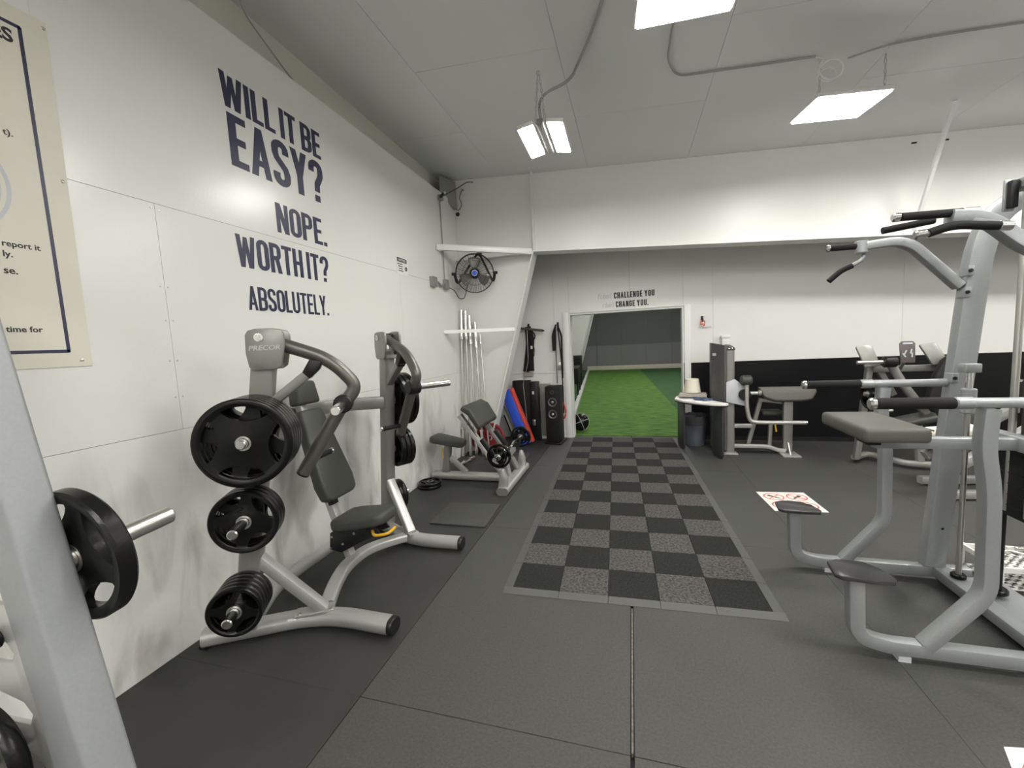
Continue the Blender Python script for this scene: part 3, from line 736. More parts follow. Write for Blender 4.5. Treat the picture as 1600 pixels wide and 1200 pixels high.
B().capcyl((-1.43, .535, .98), (-1.43, .47, .98), .022, .004).build('rubber_peg', 'black_rubber', rk)
B().capcyl((-1.43, .535, .72), (-1.43, .43, .72), .0245, .004).build('storage_peg', 'steel', rk)
weight_plate('10', 'black plate on the low peg of the raked grey rack', (-1.43, .485, .72), (0, -1, 0), .2)

# ------------------------------------------------------------------ preacher curl bench
pb = thing('preacher_bench', 'silver preacher curl bench with grey pads in front of the leaning barbells', 'bench', (-1.7, 4.5, 0))
B().sweep([(-2.36, 4.5, .05), (-1.40, 4.5, .05)], rrect(.125, .085, .035, 3)).build('base_beam', 'silver', pb)
B().sweep([(-1.345, 4.05, .045), (-1.345, 4.99, .045)], rrect(.125, .08, .03, 3)).build('cross_foot', 'silver', pb)
for y0, y1 in ((4.05, 4.035), (4.99, 5.005)): B().sweep([(-1.345, y0, .045), (-1.345, y1, .045)], rrect(.127, .082, .03, 3)).build('end_cap', 'silver_mid', pb)
for s in (-1, 1):
    yc = 4.5+s*.39
    B().prism([(-.055, .075), (.055, .075), (.05, .18), (.02, .27), (-.015, .28), (-.03, .2)], V((-1.35, yc-.0*s, 0)), (1, 0, 0), (0, 0, 1), .06, bev=.012).build('horn', 'silver', pb)
    ya = 4.5+s*.24
    lg = B().sweep([(-1.87, ya, .83), (-1.42, ya, .20), (-1.36, ya, .09)], rrect(.05, .085, .012, 2), (0, 1, 0)).build('side_leg', 'silver_mid' if s > 0 else 'silver', pb)
    B().bar((-1.79, ya-.027, .735), (-1.68, ya-.027, .575), .003, .05, (0, 0, 1)).build('decal', 'black_matte', lg)
    hk = B().bar((-1.63, ya, .555), (-1.50, ya, .375), .056, .07, (0, 1, 0)).build('bar_rest_cover', 'black_plastic', lg)
    B().prism([(-.06, -.04), (.03, -.055), (.085, -.03), (.10, .07), (.08, .075), (.062, .01), (.0, .0), (-.04, .02)], V((-1.40, 4.5+s*.245, .40)), (1, 0, 0), (0, 0, 1), .045, bev=.006).build('bar_hook', 'black_plastic', lg)
B().bar((-1.40, 4.27, .33), (-1.40, 4.73, .33), .06, .06).build('cross_tie', 'silver', pb)
B().sweep([(-1.45, 4.5, .33), (-1.40, 4.5, .08)], rrect(.08, .05, .01, 2), (1, 0, 0)).build('spine', 'silver', pb)
ad = V((.13, 0, -.215)).normalized()
B().prism([(-.09, -.06), (0, 0), (.21, -.0), (.235, -.03), (.22, -.065), (.03, -.07), (-.06, -.115)], V((-1.715, 4.5, .90)), ad, V((ad.z*-1, 0, ad.x)), .60, bev=.02, seg=3).build('arm_pad', 'pad', pb)
B().sweep([(-2.20, 4.5, .07), (-2.145, 4.5, .44)], rrect(.07, .085, .012, 2), (1, 0, 0)).build('seat_post', 'silver_mid', pb)
B().bar((-2.13, 4.5, .27), (-1.93, 4.5, .09), .06, .05, (0, 1, 0)).build('post_brace', 'silver', pb)
B().box((-2.21, 4.465, .33), (.02, .012, .13), bev=.003).build('adjust_tab', 'yellow', pb)
B().prism([(-.215, -.11), (-.16, -.135), (.17, -.10), (.20, -.06), (.20, .06), (.17, .10), (-.16, .135), (-.215, .11)], V((-2.13, 4.5, .475)), V((1, 0, -.18)), (0, 1, 0), .075, bev=.02, seg=3).build('seat_pad', 'pad', pb)

# curl bar resting on the bench hooks
BX, BZ = -1.362, .432
eb = thing('curl_bar', 'short chrome curl bar loaded on the preacher bench hooks', 'barbell', (BX, 4.5, BZ))
pts = [(BX, 4.08, BZ), (BX, 4.22, BZ), (BX, 4.36, BZ+.012), (BX, 4.44, BZ-.012), (BX, 4.56, BZ-.012), (BX, 4.64, BZ+.012), (BX, 4.78, BZ), (BX, 4.92, BZ)]
B().tube(fillet(pts, .03, 3), .014, 10).build('shaft', 'chrome', eb)
for s in (-1, 1):
    B().lathe([(0, 0), (.024, 0), (.024, .175), (.034, .178), (.034, .19), (0, .19)], (BX, 4.5+s*.60, BZ), (0, -s, 0), 20).build('sleeve', 'chrome', eb)
    B().torus((BX, 4.5+s*.508, BZ), (0, 1, 0), .03, .004, 20, 6).tube([(BX-.02, 4.5+s*.508, BZ+.02), (BX-.05, 4.5+s*.515, BZ+.09)], .003, 5).tube([(BX+.01, 4.5+s*.508, BZ+.028), (BX+.005, 4.5+s*.515, BZ+.09)], .003, 5).build('spring_clip', 'chrome', eb)
for s, w_ in ((-1, 'facing the checkered carpet'), (1, 'facing the blue mat')):
    w2 = 'on the curl bar end nearer the chest press' if s < 0 else 'on the curl bar end nearer the floor speaker'
    weight_plate('10', 'larger inner black plate %s' % w2, (BX, 4.5+s*.447, BZ), (0, s, 0), .3, 'plates on the curl bar')
    weight_plate('5', 'small outer black plate %s' % w2, (BX, 4.5+s*.482, BZ), (0, s, 0), .8, 'plates on the curl bar')
weight_plate('10', 'black plate lying flat on the floor under another by the left wall', (-2.27, 4.20, .0185), (0, 0, 1), .4)
weight_plate('10', 'black plate lying on top of another on the floor by the left wall', (-2.265, 4.205, .055), (0, 0, 1), .1)

def floor_mat(label, pts, th=.016):
    b = B(); n = len(pts)
    b.prism(pts, (0, 0, th/2+.0005), (1, 0, 0), (0, 1, 0), th, bev=.002)
    c = sum((V((x, y, 0)) for x, y in pts), V((0, 0, 0)))/n
    return origin_to(tag(b.build('floor_mat', 'rubber'), label, 'mat'), c)
floor_mat('loose dark rubber square on the floor between press and preacher bench', [(-1.80, 3.275), (-1.27, 3.285), (-1.285, 3.79), (-1.815, 3.765)])
floor_mat('loose dark rubber square beside the floor speaker behind the preacher bench', [(-2.02, 5.36), (-1.42, 5.36), (-1.43, 5.70), (-2.0, 5.70)])

# ------------------------------------------------------------------ barbells and red plates in the corner
def barbell(label, foot, top, L=2.13, sl=.40, r=.0145, sr=.025):
    foot, top = V(foot), V(top); d = (top-foot).normalized(); end = foot+d*L
    t = thing('barbell', label, 'barbell', foot)
    B().capcyl(foot+d*sl, end-d*sl, r, .002, 12).build('shaft', 'steel', t)
    for a, q in ((foot, d), (end, -d)):
        B().lathe([(0, 0), (sr-.004, 0), (sr, .004), (sr, sl), (sr*1.3, sl), (sr*1.3, sl+.025), (r, sl+.025), (0, sl+.025)], a, q, 16).build('sleeve', 'chrome', t)
    return t
barbell('tall chrome barbell standing in the corner, flush to the left wall', (-2.372, 5.47, .005), (-2.378, 5.70, 2.1))
barbell('tall chrome barbell in the corner, second along from the left wall', (-2.285, 5.52, .005), (-2.325, 5.73, 2.1), 2.12)
barbell('tall chrome barbell in the corner, third along from the left wall', (-2.20, 5.54, .005), (-2.27, 5.74, 2.1), 2.05)
barbell('leaning chrome barbell in the corner, fourth along from the left wall', (-2.105, 5.55, .005), (-2.195, 5.755, 1.9), 1.95, .35)
barbell('slanting thin chrome bar leaning furthest out from the corner', (-2.0, 5.53, .005), (-2.125, 5.755, 1.75), 1.78, .12, .012, .014)
weight_plate('red', 'red plate leaning flat on the column web behind the corner barbells', (-2.15, 5.755, .232), (0, -1, .08), .3)
weight_plate('red', 'red plate leaning in front of the other red one behind the corner barbells', (-2.03, 5.695, .232), (0, -1, .08), .9)
dh = thing('dumbbell_handle', 'chrome loadable dumbbell handle lying by the corner behind the bench seat', 'dumbbell handle', (-2.25, 5.1, .03))
a, c = V((-2.22, 4.92, .032)), V((-2.16, 5.34, .032)); d = (c-a).normalized()
B().capcyl(a+d*.14, c-d*.14, .014, .002, 12).build('shaft', 'steel', dh)
for p, q in ((a, d), (c, -d)):
    B().lathe([(0, 0), (.010, 0), (.010, -.002), (.024, 0), (.024, .125), (.031, .128), (.031, .145), (0, .145)], p, q, 16).build('sleeve', 'chrome', dh)

# ------------------------------------------------------------------ fan and electrics in the corner
FC = V((-2.055, 5.50, 2.59)); FA = V((.36, -1, -.12)).normalized()
fn = thing('wall_fan', 'round black wire-cage fan hung on the column beside the upper brace', 'fan', FC)
FR = .262
fx = FA.cross(V((0, 0, 1))).normalized(); fy = fx.cross(FA).normalized()*-1
def fp(r, a, h): return FC+fx*(r*math.cos(a))+fy*(r*math.sin(a))+FA*h
cg = B()
for h, rr in ((.0, FR), (.045, FR*.99), (-.06, FR*.985)): cg.torus(FC+FA*h, FA, rr, .0045, 48, 6)
for rr, h in ((FR*.62, .082), (FR*.25, .095)): cg.torus(FC+FA*h, FA, rr, .0025, 40, 5)
for k in range(40):
    a = 2*math.pi*k/40
    cg.tube([fp(FR*.14, a+.30, .096), fp(FR*.45, a+.2, .09), fp(FR*.8, a+.06, .07), fp(FR, a, .03)], .0016, 4, FA)
    if k % 2 == 0: cg.tube([fp(FR*.2, a, -.10), fp(FR*.7, a, -.095), fp(FR, a, -.04)], .0016, 4, FA)
cg.build('cage', 'black_plastic', fn)
for k in range(3):
    b = B(); vv = []; ff = []
    n1 = 7
    for i in range(n1):
        r = .05+.165*i/(n1-1)
        for j in range(5):
            sp_ = (j/4-.5)*(.75+.25*math.sin(math.pi*i/(n1-1)))*1.0
            vv.append(fp(r, 2*math.pi*k/3+.5+sp_*(1.05 if i else .8), -.01+.045*(j/4-.5)))
    for i in range(n1-1):
        for j in range(4): ff.append((i*5+j, i*5+j+1, (i+1)*5+j+1, (i+1)*5+j))
    b._add(vv, ff); o = b.build('blade', 'fan_blade', fn)
    sm = o.modifiers.new('thick', 'SOLIDIFY'); sm.thickness = .003
B().capcyl(FC-FA*.16, FC-FA*.03, .07, .015, 20).build('motor', 'black_plastic', fn)
bg = B().capcyl(FC+FA*.086, FC+FA*.10, .042, .004, 24).build('badge', 'steel', fn)
B().capcyl(FC+FA*.10, FC+FA*.102, .033, .001, 24).build('badge_print', 'blue', bg)
yk = fillet([fp(FR+.02, math.pi, -.01), fp(FR+.03, math.pi-.5, -.03), V((-2.02, 5.60, 2.90)), fp(FR+.03, .55, -.03), fp(FR+.02, 0, -.01)], .1, 5)
B().sweep(yk, rrect(.03, .007, .002, 1), FA).build('yoke', 'black_plastic', fn)
for a in (0, math.pi): B().capcyl(fp(FR-.012, a, -.01), fp(FR+.055, a, -.01), .021, .004, 12).build('tilt_knob', 'black_plastic', fn)
B().bar((-2.02, 5.60, 2.90), (-2.05, 5.745, 2.90), .06, .03).build('mount_arm', 'black_plastic', fn)
ob = thing('outlet_box', 'grey steel outlet boxes with conduit elbow on the left wall near the fan', 'outlet', (XW, 4.93, 2.4))
B().box((XW+.03, 4.90, 2.43), (.055, .12, .125), bev=.004).build('box', 'grey_box', ob)
B().box((XW+.028, 5.28, 2.44), (.05, .10, .13), bev=.004).build('box', 'grey_box', ob)
B().tube(fillet([(XW+.03, 4.96, 2.44), (XW+.03, 5.05, 2.44), (XW+.03, 5.09, 2.40), (XW+.03, 5.14, 2.40), (XW+.03, 5.23, 2.44)], .03, 3), .014, 8).build('conduit', 'grey_box', ob)
tag(B().tube([(XW+.012, 5.28, 2.50), (XW+.012, 5.285, 3.54)], .008, 8).build('wall_cable', 'cable'), 'thin grey cable dropping down the left wall to the outlet', 'cable')
cable('fan_cord', 'black cord drooping from the outlet to the round fan', [(XW+.05, 5.33, 2.40), (XW+.07, 5.45, 2.38), (-2.33, 5.55, 2.27), (-2.26, 5.56, 2.26), (-2.22, 5.56, 2.36), (-2.18, 5.56, 2.48)], .006, 'cable_black', fr=.06)
kb = thing('corner_speaker', 'grey wedge speaker box high in the corner by the ceiling', 'speaker', (-2.3, 5.62, 3.6))
B()._add([V(p) for p in ((-2.47, 5.44, 3.66), (-2.36, 5.75, 3.55), (-2.47, 5.75, 3.55), (-2.47, 5.44, 3.93), (-2.36, 5.75, 3.93), (-2.47, 5.75, 3.93))], [(0, 1, 2), (5, 4, 3), (0, 3, 4, 1), (1, 4, 5, 2), (2, 5, 3, 0)]).build('cabinet', 'grey_box', kb)
B().lathe([(0, 0), (.018, 0), (.016, .01), (0, .014)], (-2.435, 5.52, 3.72), (1, -.35, 0), 12).build('white_button', 'white_plastic', kb)
cb_ = thing('camera_bracket', 'small grey camera bracket on the left wall below the corner speaker', 'bracket', (XW, 5.30, 3.55))
B().box((XW+.035, 5.27, 3.57), (.05, .07, .07), bev=.006).build('clamp', 'grey_box', cb_)
B().capcyl((XW+.04, 5.24, 3.56), (XW+.09, 5.24, 3.61), .018, .003, 10).build('stub', 'black_plastic', cb_)
cable('speaker_cord', 'black cord with plug sticking out from the corner speaker', [(-2.40, 5.36, 3.62), (-2.27, 5.55, 3.76), (-2.15, 5.66, 3.87), (-2.07, 5.69, 3.865)], .006, 'cable_black', fr=.05)
cable('speaker_cord', 'dark cord hanging in a loop beside the corner speaker', [(-2.24, 5.74, 3.79), (-2.26, 5.74, 3.82), (-2.31, 5.73, 3.70), (-2.27, 5.73, 3.60), (-2.33, 5.74, 3.53), (-2.38, 5.74, 3.56)], .005, 'cable_black', fr=.04)
tag(B().lathe([(0, 0), (.03, 0), (.026, .01), (0, .014)], (-2.375, YC-.001, 3.50), (0, -1, 0), 20).build('cable_grommet', 'black_plastic'), 'small round black grommet on the column web under the corner speaker', 'grommet')

# ------------------------------------------------------------------ things hung on the far wall
def hook(label, x, z):
    t = thing('wall_hook', label, 'hook', (x, YF, z), 'black hooks on the far wall')
    B().box((x, YF-.006, z), (.035, .010, .085), bev=.004).build('back_plate', 'black_plastic', t)
    B().tube(fillet([(x, YF-.01, z-.01), (x, YF-.06, z-.03), (x, YF-.07, z+.02)], .025, 4), .008, 8).build('prong', 'black_plastic', t)
    return t
hook('black wall hook holding the bunch of black straps', -1.628, 1.87)
hook('black wall hook holding resistance bands beside the doorway', -1.14, 1.865)
hook('black wall hook with red band to the right of the doorway', 1.016, 1.82)
pbx = thing('pull_bar', 'dark straight bar hung level across the black straps', 'bar', (-1.55, YF-.09, 1.82))
B().capcyl((-1.78, YF-.10, 1.845), (-1.38, YF-.10, 1.785), .021, .004).build('tube', 'silver_arm', pbx)
B().lathe([(0, 0), (.021, 0), (.006, .035), (0, .036)], (-1.38, YF-.10, 1.785), (.4, 0, -.06), 10).build('tip', 'black_plastic', pbx)
def ribbon(pts, wd, th, side=(1, 0, 0)):
    return B().sweep(fillet(pts, .05, 4), rrect(wd, th, th*.4, 1), V((0, -1, .01)))
st = thing('strap_bundle', 'bunch of black straps hanging from a hook under the dark bar', 'straps', (-1.63, YF-.06, 1.84))
ribbon([(-1.63, YF-.065, 1.86), (-1.62, YF-.05, 1.6), (-1.66, YF-.04, 1.35), (-1.70, YF-.035, 1.12)], .10, .03).build('wide_strap', 'black_matte', st)
ribbon([(-1.62, YF-.075, 1.86), (-1.57, YF-.06, 1.65), (-1.60, YF-.05, 1.35), (-1.60, YF-.045, 1.13)], .085, .03).build('wide_strap', 'black_matte', st)
B().tube(fillet([(-1.62, YF-.085, 1.85), (-1.55, YF-.08, 1.78), (-1.50, YF-.07, 1.70), (-1.56, YF-.06, 1.62)], .05, 4), .012, 8).build('loop', 'black_matte', st)
B().tube(fillet([(-1.60, YF-.09, 1.70), (-1.53, YF-.07, 1.50), (-1.54, YF-.06, 1.38), (-1.60, YF-.06, 1.33)], .05, 4), .006, 8).build('cord', 'black_matte', st)
B().box((-1.575, YF-.085, 1.52), (.03, .004, .05)).build('white_tag', 'white_plastic', st)
B().box((-1.665, YF-.036, 1.07), (.17, .012, .06)).build('wrapped_end', 'towel', st)
tag(B().tube(fillet([(-1.63, YF-.115, 1.80), (-1.635, YF-.115, 1.3), (-1.66, YF-.42, .95), (-1.635, YF-.42, .55), (-1.62, YF-.43, .22)], .05, 4), .005, 6).build('hanging_chain', 'steel'), 'thin pale chain hanging past the black folding panel', 'chain')
rb = thing('resistance_bands', 'dark resistance bands hanging on a hook beside the doorway', 'bands', (-1.14, YF-.06, 1.84))
for dx, z1, wd in ((-.05, 1.45, .07), (-.03, .92, .018), (.045, 1.0, .03)):
    ribbon([(-1.14, YF-.07, 1.86), (-1.14+dx*1.3, YF-.055, 1.70), (-1.14+dx*1.2, YF-.05, z1)], wd, .016).build('band', 'black_matte', rb)
B().tube(fillet([(-1.13, YF-.08, 1.85), (-1.095, YF-.07, 1.3), (-1.085, YF-.07, .8), (-1.09, YF-.06, .42)], .05, 4), .010, 8).build('tube_band', 'black_matte', rb)
B().tube(fillet([(-1.15, YF-.08, 1.85), (-1.17, YF-.07, 1.3), (-1.17, YF-.06, .93)], .05, 4), .008, 8).build('tube_band', 'cable', rb)
B().box((-1.14, YF-.05, 1.20), (.10, .012, .12), bev=.003).build('clip_plate', 'steel', rb)
B().tube(fillet([(-1.09, YF-.07, .60), (-1.045, YF-.09, .45), (-1.08, YF-.09, .32), (-1.11, YF-.07, .40)], .05, 4), .012, 8).build('handle', 'mat_red', rb)
bz = thing('red_band', 'small red band tangled on the hook right of the doorway', 'band', (1.02, YF-.06, 1.74))
B().tube(fillet([(1.0, YF-.06, 1.80), (.985, YF-.05, 1.72), (1.02, YF-.05, 1.76), (1.03, YF-.05, 1.70), (1.05, YF-.05, 1.78), (1.02, YF-.07, 1.80)], .03, 3), .007, 6).build('loop', 'red_print', bz)
B().tube(fillet([(1.0, YF-.03, 1.705), (1.06, YF-.03, 1.69), (1.13, YF-.03, 1.70)], .03, 3), .004, 6).build('tail', 'cable', bz)
dp = thing('wall_dispenser', 'small white dispenser on the far wall above the biceps machine', 'dispenser', (1.32, YF-.04, 1.4))
B().box((1.32, YF-.04, 1.45), (.10, .07, .16), bev=.01).build('body', 'white_plastic', dp)
B().box((1.32, YF-.045, 1.545), (.12, .09, .04), bev=.01).build('lid', 'white_plastic', dp)

# ------------------------------------------------------------------ leaning by the far wall
fm = thing('folding_mat', 'blue and red folded exercise mat leaning behind the tapered column', 'mat', (-1.62, 6.3, 0))
md = V((-.31, .0, .84)).normalized()
for k, (m_, th) in enumerate((('blue', .05), ('mat_red', .035))):
    B().prism([(0, 0), (.15 if k == 0 else .045, 0), (.15 if k == 0 else .045, .90), (0, .90)], V((-1.675+(.152*.94 if k else 0), 6.22-.0*k, .052 if k else .002)), V((md.z, 0, -md.x)), md, .10, bev=.008).build('blue_panel' if k == 0 else 'red_panel', m_, fm)
for k in range(4):
    B().prism([(0, 0), (.022, 0), (.022, .78-.1*k), (0, .78-.1*k)], V((-1.74-.034*k, 6.30+.02*k, .003)), V((md.z, 0, -md.x)), md, .09, bev=.003).build('leaning_board', ('steel', 'towel', 'print_grey', 'black_matte')[k]) and None
for o in [o for o in COL.objects if o.name.startswith('leaning_board')]:
    i = int(o.name[-3:]) if o.name[-4] == '.' else 0
    tag(o, ('pale steel-coloured thin board leaning beside the blue folded mat', 'brown-grey thin board leaning beside the blue folded mat', 'light grey thin board leaning under the steel column', 'black thin board leaning under the steel column')[i], 'board')
bpn = thing('black_panel_case', 'tall black flat case standing upright under the hanging straps', 'case', (-1.66, 6.6, 0))
B().box((-1.75, 6.60, .495), (.30, .12, .985), bev=.012).build('left_half', 'black_matte', bpn)
B().box((-1.53, 6.58, .485), (.135, .15, .965), bev=.012).build('right_half', 'black_plastic', bpn)
B().box((-1.545, 6.502, .79), (.03, .004, .05)).build('white_label', 'white_plastic', bpn)
B().box((-1.55, 6.50, .30), (.05, .01, .10), bev=.003).build('latch', 'steel', bpn)
gp = thing('grey_board', 'narrow olive-grey board standing between black case and floor speaker', 'board', (-1.37, 6.66, 0))
B().box((-1.372, 6.68, .48), (.165, .05, .87), bev=.004).build('panel', 'panel_grey', gp)
B().box((-1.372, 6.665, .025), (.165, .06, .045), bev=.004).build('foot', 'beam_paint', gp)
fs = thing('floor_speaker', 'black floor-standing tower speaker beside the doorway', 'speaker', (-1.19, 6.42, 0))
q = Matrix.Rotation(R_(-6), 3, 'Z')
def fsp(x, y, z): return V((-1.19, 6.42, 0))+q @ V((x, y, z))
B().box(fsp(0, 0, .475), (.215, .28, .87), q, bev=.006).build('cabinet', 'black_matte', fs)
B().box(fsp(0, 0, .02), (.27, .33, .022), q, bev=.004).build('plinth', 'black_plastic', fs)
for z, r in ((.82, .026), (.665, .062), (.475, .062)):
    dr = B().lathe([(r*1.15, 0), (r*1.12, .008), (r, .008), (r*.9, .004), (r*.4, -.018)], fsp(.01, -.141, z), q @ V((0, -1, 0)), 24).build('driver', 'speaker_cone', fs)
    B().lathe([(r*.42, -.017), (r*.36, .0), (r*.2, .009), (0, .012)], fsp(.01, -.141, z), q @ V((0, -1, 0)), 20).build('dust_cap', 'steel' if r > .03 else 'black_plastic', dr)
B().lathe([(.034, 0), (.03, .005), (.024, -.02), (0, -.03)], fsp(.01, -.141, .33), q @ V((0, -1, 0)), 20).build('port', 'black_plastic', fs)

# ------------------------------------------------------------------ turf room contents
mb = thing('medicine_ball', 'black slam ball with pale seams on the turf just inside the doorway', 'ball', (-.885, 7.22, .155))
bm_ = B(); bmesh.ops.create_uvsphere(bm_.bm, u_segments=32, v_segments=20, radius=.155); bm_.bm.transform(Matrix.Translation((-.885, 7.22, .169))); bm_.build('shell', 'black_rubber', mb)
for ax in ((1, .3, .4), (.2, 1, -.3), (-.4, .2, 1)): B().torus((-.885, 7.22, .169), ax, .155, .004, 40, 5).build('seam', 'print_grey', mb)
def dark_box(name, label, c, s, rz=0):
    t = thing(name, label, 'gym gear', (c[0], c[1], 0)); qq = Matrix.Rotation(rz, 3, 'Z')
    B().box((c[0], c[1], c[2]), s, qq, bev=.02).build('body', 'black_matte', t)
    for sx_ in (-1, 1):
        for sy_ in (-1, 1): B().box(V((c[0], c[1], (c[2]-s[2]/2)/2))+qq @ V((sx_*s[0]*.4, sy_*s[1]*.4, 0)), (.05, .05, c[2]-s[2]/2), qq).build('leg', 'black_plastic', t)
    return t
dark_box('padded_bench', 'long black padded bench beyond the kerb at the left of the turf', (-1.66, 12.3, .60), (.34, 1.5, .44), .07)
dark_box('stacked_pads', 'stack of black pads beyond the kerb beside the turf column', (-1.92, 14.7, .75), (.42, .7, .62))
dark_box('low_sled', 'low dark sled parked left of the kerb on the turf', (-1.50, 10.3, .2), (.2, 1.0, .24), .07)
tr = thing('exercise_bike', 'dark exercise bike silhouette at the far left of the turf', 'bike', (-2.05, 17.0, 0))
B().bar((-2.05, 16.4, .05), (-2.05, 17.6, .05), .3, .06).build('base', 'black_matte', tr)
B().bar((-2.05, 16.7, .05), (-2.05, 16.6, 1.2), .08, .08, (1, 0, 0)).build('mast', 'black_matte', tr)
B().bar((-2.05, 17.3, .05), (-2.05, 17.4, .95), .07, .07, (1, 0, 0)).build('seat_post', 'black_matte', tr)
B().box((-2.05, 17.4, .98), (.2, .28, .08), bev=.02).build('seat', 'black_matte', tr)
B().tube([(-2.3, 16.55, 1.2), (-1.8, 16.55, 1.2)], .03, 8).build('handlebar', 'black_matte', tr)
B().capcyl((-2.09, 16.9, .4), (-2.01, 16.9, .4), .27, .02, 24).build('flywheel', 'black_plastic', tr)

# ------------------------------------------------------------------ side table by the doorway
tb = thing('side_table', 'white-topped quarter-round table on black panel legs beside the doorway', 'table', (.85, 6.1, 0))
TZ = .715
pl = [(.56, 6.10), (.60, 6.33), (.70, 6.52), (.84, 6.62), (.95, 6.62), (.985, 6.5), (.99, 5.93), (1.14, 5.62), (1.10, 5.56), (.95, 5.60), (.78, 5.74), (.64, 5.90)]
B().prism(pl, (0, 0, TZ), (1, 0, 0), (0, 1, 0), .028, bev=.006).build('table_top', 'table_white', tb)
B().prism([(x_*.985+.012, y_*.995+.03) for x_, y_ in pl], (0, 0, TZ-.022), (1, 0, 0), (0, 1, 0), .014).build('under_rim', 'black_plastic', tb)
for (x0, y0, x1, y1) in ((.625, 6.30, .68, 6.06), (1.085, 5.66, 1.005, 5.90)):
    d = V((x1-x0, y1-y0, 0)); L = d.length; d.normalize()
    B().prism([(0, .05), (.03, .0), (L-.03, .0), (L, .05), (L*.97, TZ-.045), (.0, TZ-.045)], (x0, y0, .015 if x0 < .7 else .001), d, (0, 0, 1), .022, bev=.003).build('panel_leg', 'smoked', tb)
lid = thing('paper_tub', 'upturned cream paper tub on the folded towel on the white table', 'tub', (.80, 6.20, TZ+.08))
B().lathe([(.10, 0), (.112, .004), (.109, .03), (.088, .185), (.08, .19), (0, .19)], (.80, 6.22, TZ+.082), (0, 0, 1), 28).build('tub', 'cream', lid)
tw_ = B(); tw_.box((.80, 6.16, TZ+.047), (.36, .20, .03), Matrix.Rotation(-.2, 3, 'Z'), bev=.013, seg=3); tw_.box((.80, 6.16, TZ+.068), (.34, .18, .024), Matrix.Rotation(-.2, 3, 'Z'), bev=.01, seg=3)
origin_to(tag(tw_.build('folded_towel', 'towel'), 'folded grey-brown towel on the white quarter-round table', 'towel'), (.80, 6.16, TZ))
gl = thing('training_gloves', 'pair of dark blue training gloves on the edge of the white table', 'gloves', (.88, 5.88, TZ))
for k, (x_, y_, a) in enumerate(((.91, 5.86, .4), (.83, 5.92, -.5))):
    g_ = B(); g_.box((x_, y_, TZ+.034), (.09, .075, .032), Matrix.Rotation(a, 3, 'Z'), bev=.014, seg=3)
    for f in range(4):
        c = V((x_, y_, TZ+.032))+Matrix.Rotation(a, 3, 'Z') @ V((.05+.004*f, -.028+.018*f, 0)); g_.capcyl(c, c+Matrix.Rotation(a, 3, 'Z') @ V((.035, .004*(f-1.5), -.006)), .010, .004, 8)
    g_.build('glove', 'glove', gl)
bn_ = thing('waste_bin', 'round blue-grey waste bin with dark liner under the white table', 'bin', (.86, 6.45, 0))
B().lathe([(0, .002), (.13, .002), (.135, .01), (.158, .40), (.164, .405), (.160, .41), (.150, .40), (.128, .02), (0, .02)], (.86, 6.45, 0), (0, 0, 1), 32).build('bucket', 'bin_grey', bn_)
lb = B(); vv = []; ff = []
for i, (r, z) in enumerate(((.150, .36), (.158, .44), (.172, .44), (.172, .38), (.165, .30))):
    for k in range(40):
        a = 2*math.pi*k/40; rr = r+random.uniform(-.003, .004)+.004*math.sin(k*2.3+i); vv.append(V((.86+rr*math.cos(a), 6.45+rr*math.sin(a), z+random.uniform(-.008, .008))))
for i in range(4):
    for k in range(40): ff.append((i*40+k, i*40+(k+1) % 40, (i+1)*40+(k+1) % 40, (i+1)*40+k))
lb._add(vv, ff).build('liner', 'bag', bn_)

# ------------------------------------------------------------------ biceps machine by the far wall
bc = thing('biceps_machine', 'selectorized biceps machine with tall dark weight tower by the black wall panel', 'gym machine', (1.6, 6.05, 0))
sh = B(); pts2 = [(1.155, 5.93), (1.175, 5.93), (1.20, 6.10), (1.20, 6.38), (1.05, 6.38), (1.02, 6.10), (1.03, 6.07)]
vv = [V((x_, y_, .05)) for x_, y_ in pts2]+[V((x_, y_, 1.475-.25*max(0, x_-1.02))) for x_, y_ in pts2]; n = len(pts2)
sh._add(vv, [tuple(range(n))[::-1], tuple(range(n, 2*n))]+[(i, (i+1) % n, n+(i+1) % n, n+i) for i in range(n)])
so = sh.build('weight_tower', 'shroud', bc)
B().box((1.055, 6.045, 1.32), (.055, .006, .035), Matrix.Rotation(-.85, 3, 'Z')).build('tower_badge', 'print_grey', so)
cl_ = B().sweep([(1.225, 5.97, .0), (1.225, 5.97, 1.37)], rrect(.11, .07, .03, 3), (0, 1, 0)).build('tower_column', 'silver_mid', bc)
B().prism([(-.06, 0), (.06, 0), (.06, .03), (.0, .075), (-.06, .08)], (1.225, 5.97, 1.37), (1, 0, 0), (0, 0, 1), .075, bev=.01).build('tower_cap', 'shroud', cl_)
for x_ in (1.21, 1.245): B().lathe([(0, 0), (.008, 0), (0, .004)], (x_, 5.931, 1.395), (0, -1, 0), 8).build('rivet', 'chrome', cl_)
B().box((1.225, 5.96, .012), (.17, .15, .02), bev=.004).build('base_plate', 'silver', cl_)
B().prism([(-.10, .0), (.12, -.05), (.15, .03), (.13, .19), (.0, .30), (-.10, .26)], (1.27, 5.91, .70), (1, 0, 0), (0, 0, 1), .012, bev=.003).build('cam_guard', 'print_grey', bc)
B().capcyl((1.38, 5.86, .80), (1.38, 5.93, .80), .07, .008, 28).build('cam_disc', 'black_plastic', bc)
B().capcyl((1.33, 5.89, .815), (1.56, 5.89, .815), .022, .004).build('axle', 'silver', bc)
B().capcyl((1.53, 5.89, .815), (1.57, 5.89, .815), .035, .006).build('axle_collar', 'silver_mid', bc)
lv = B().tube(fillet([(1.40, 5.87, 1.02), (1.40, 5.87, .62), (1.44, 5.87, .45), (1.56, 5.87, .44), (2.05, 5.87, .44)], .12, 6), .025, 12, (0, 1, 0)).build('curl_lever', 'silver', bc)
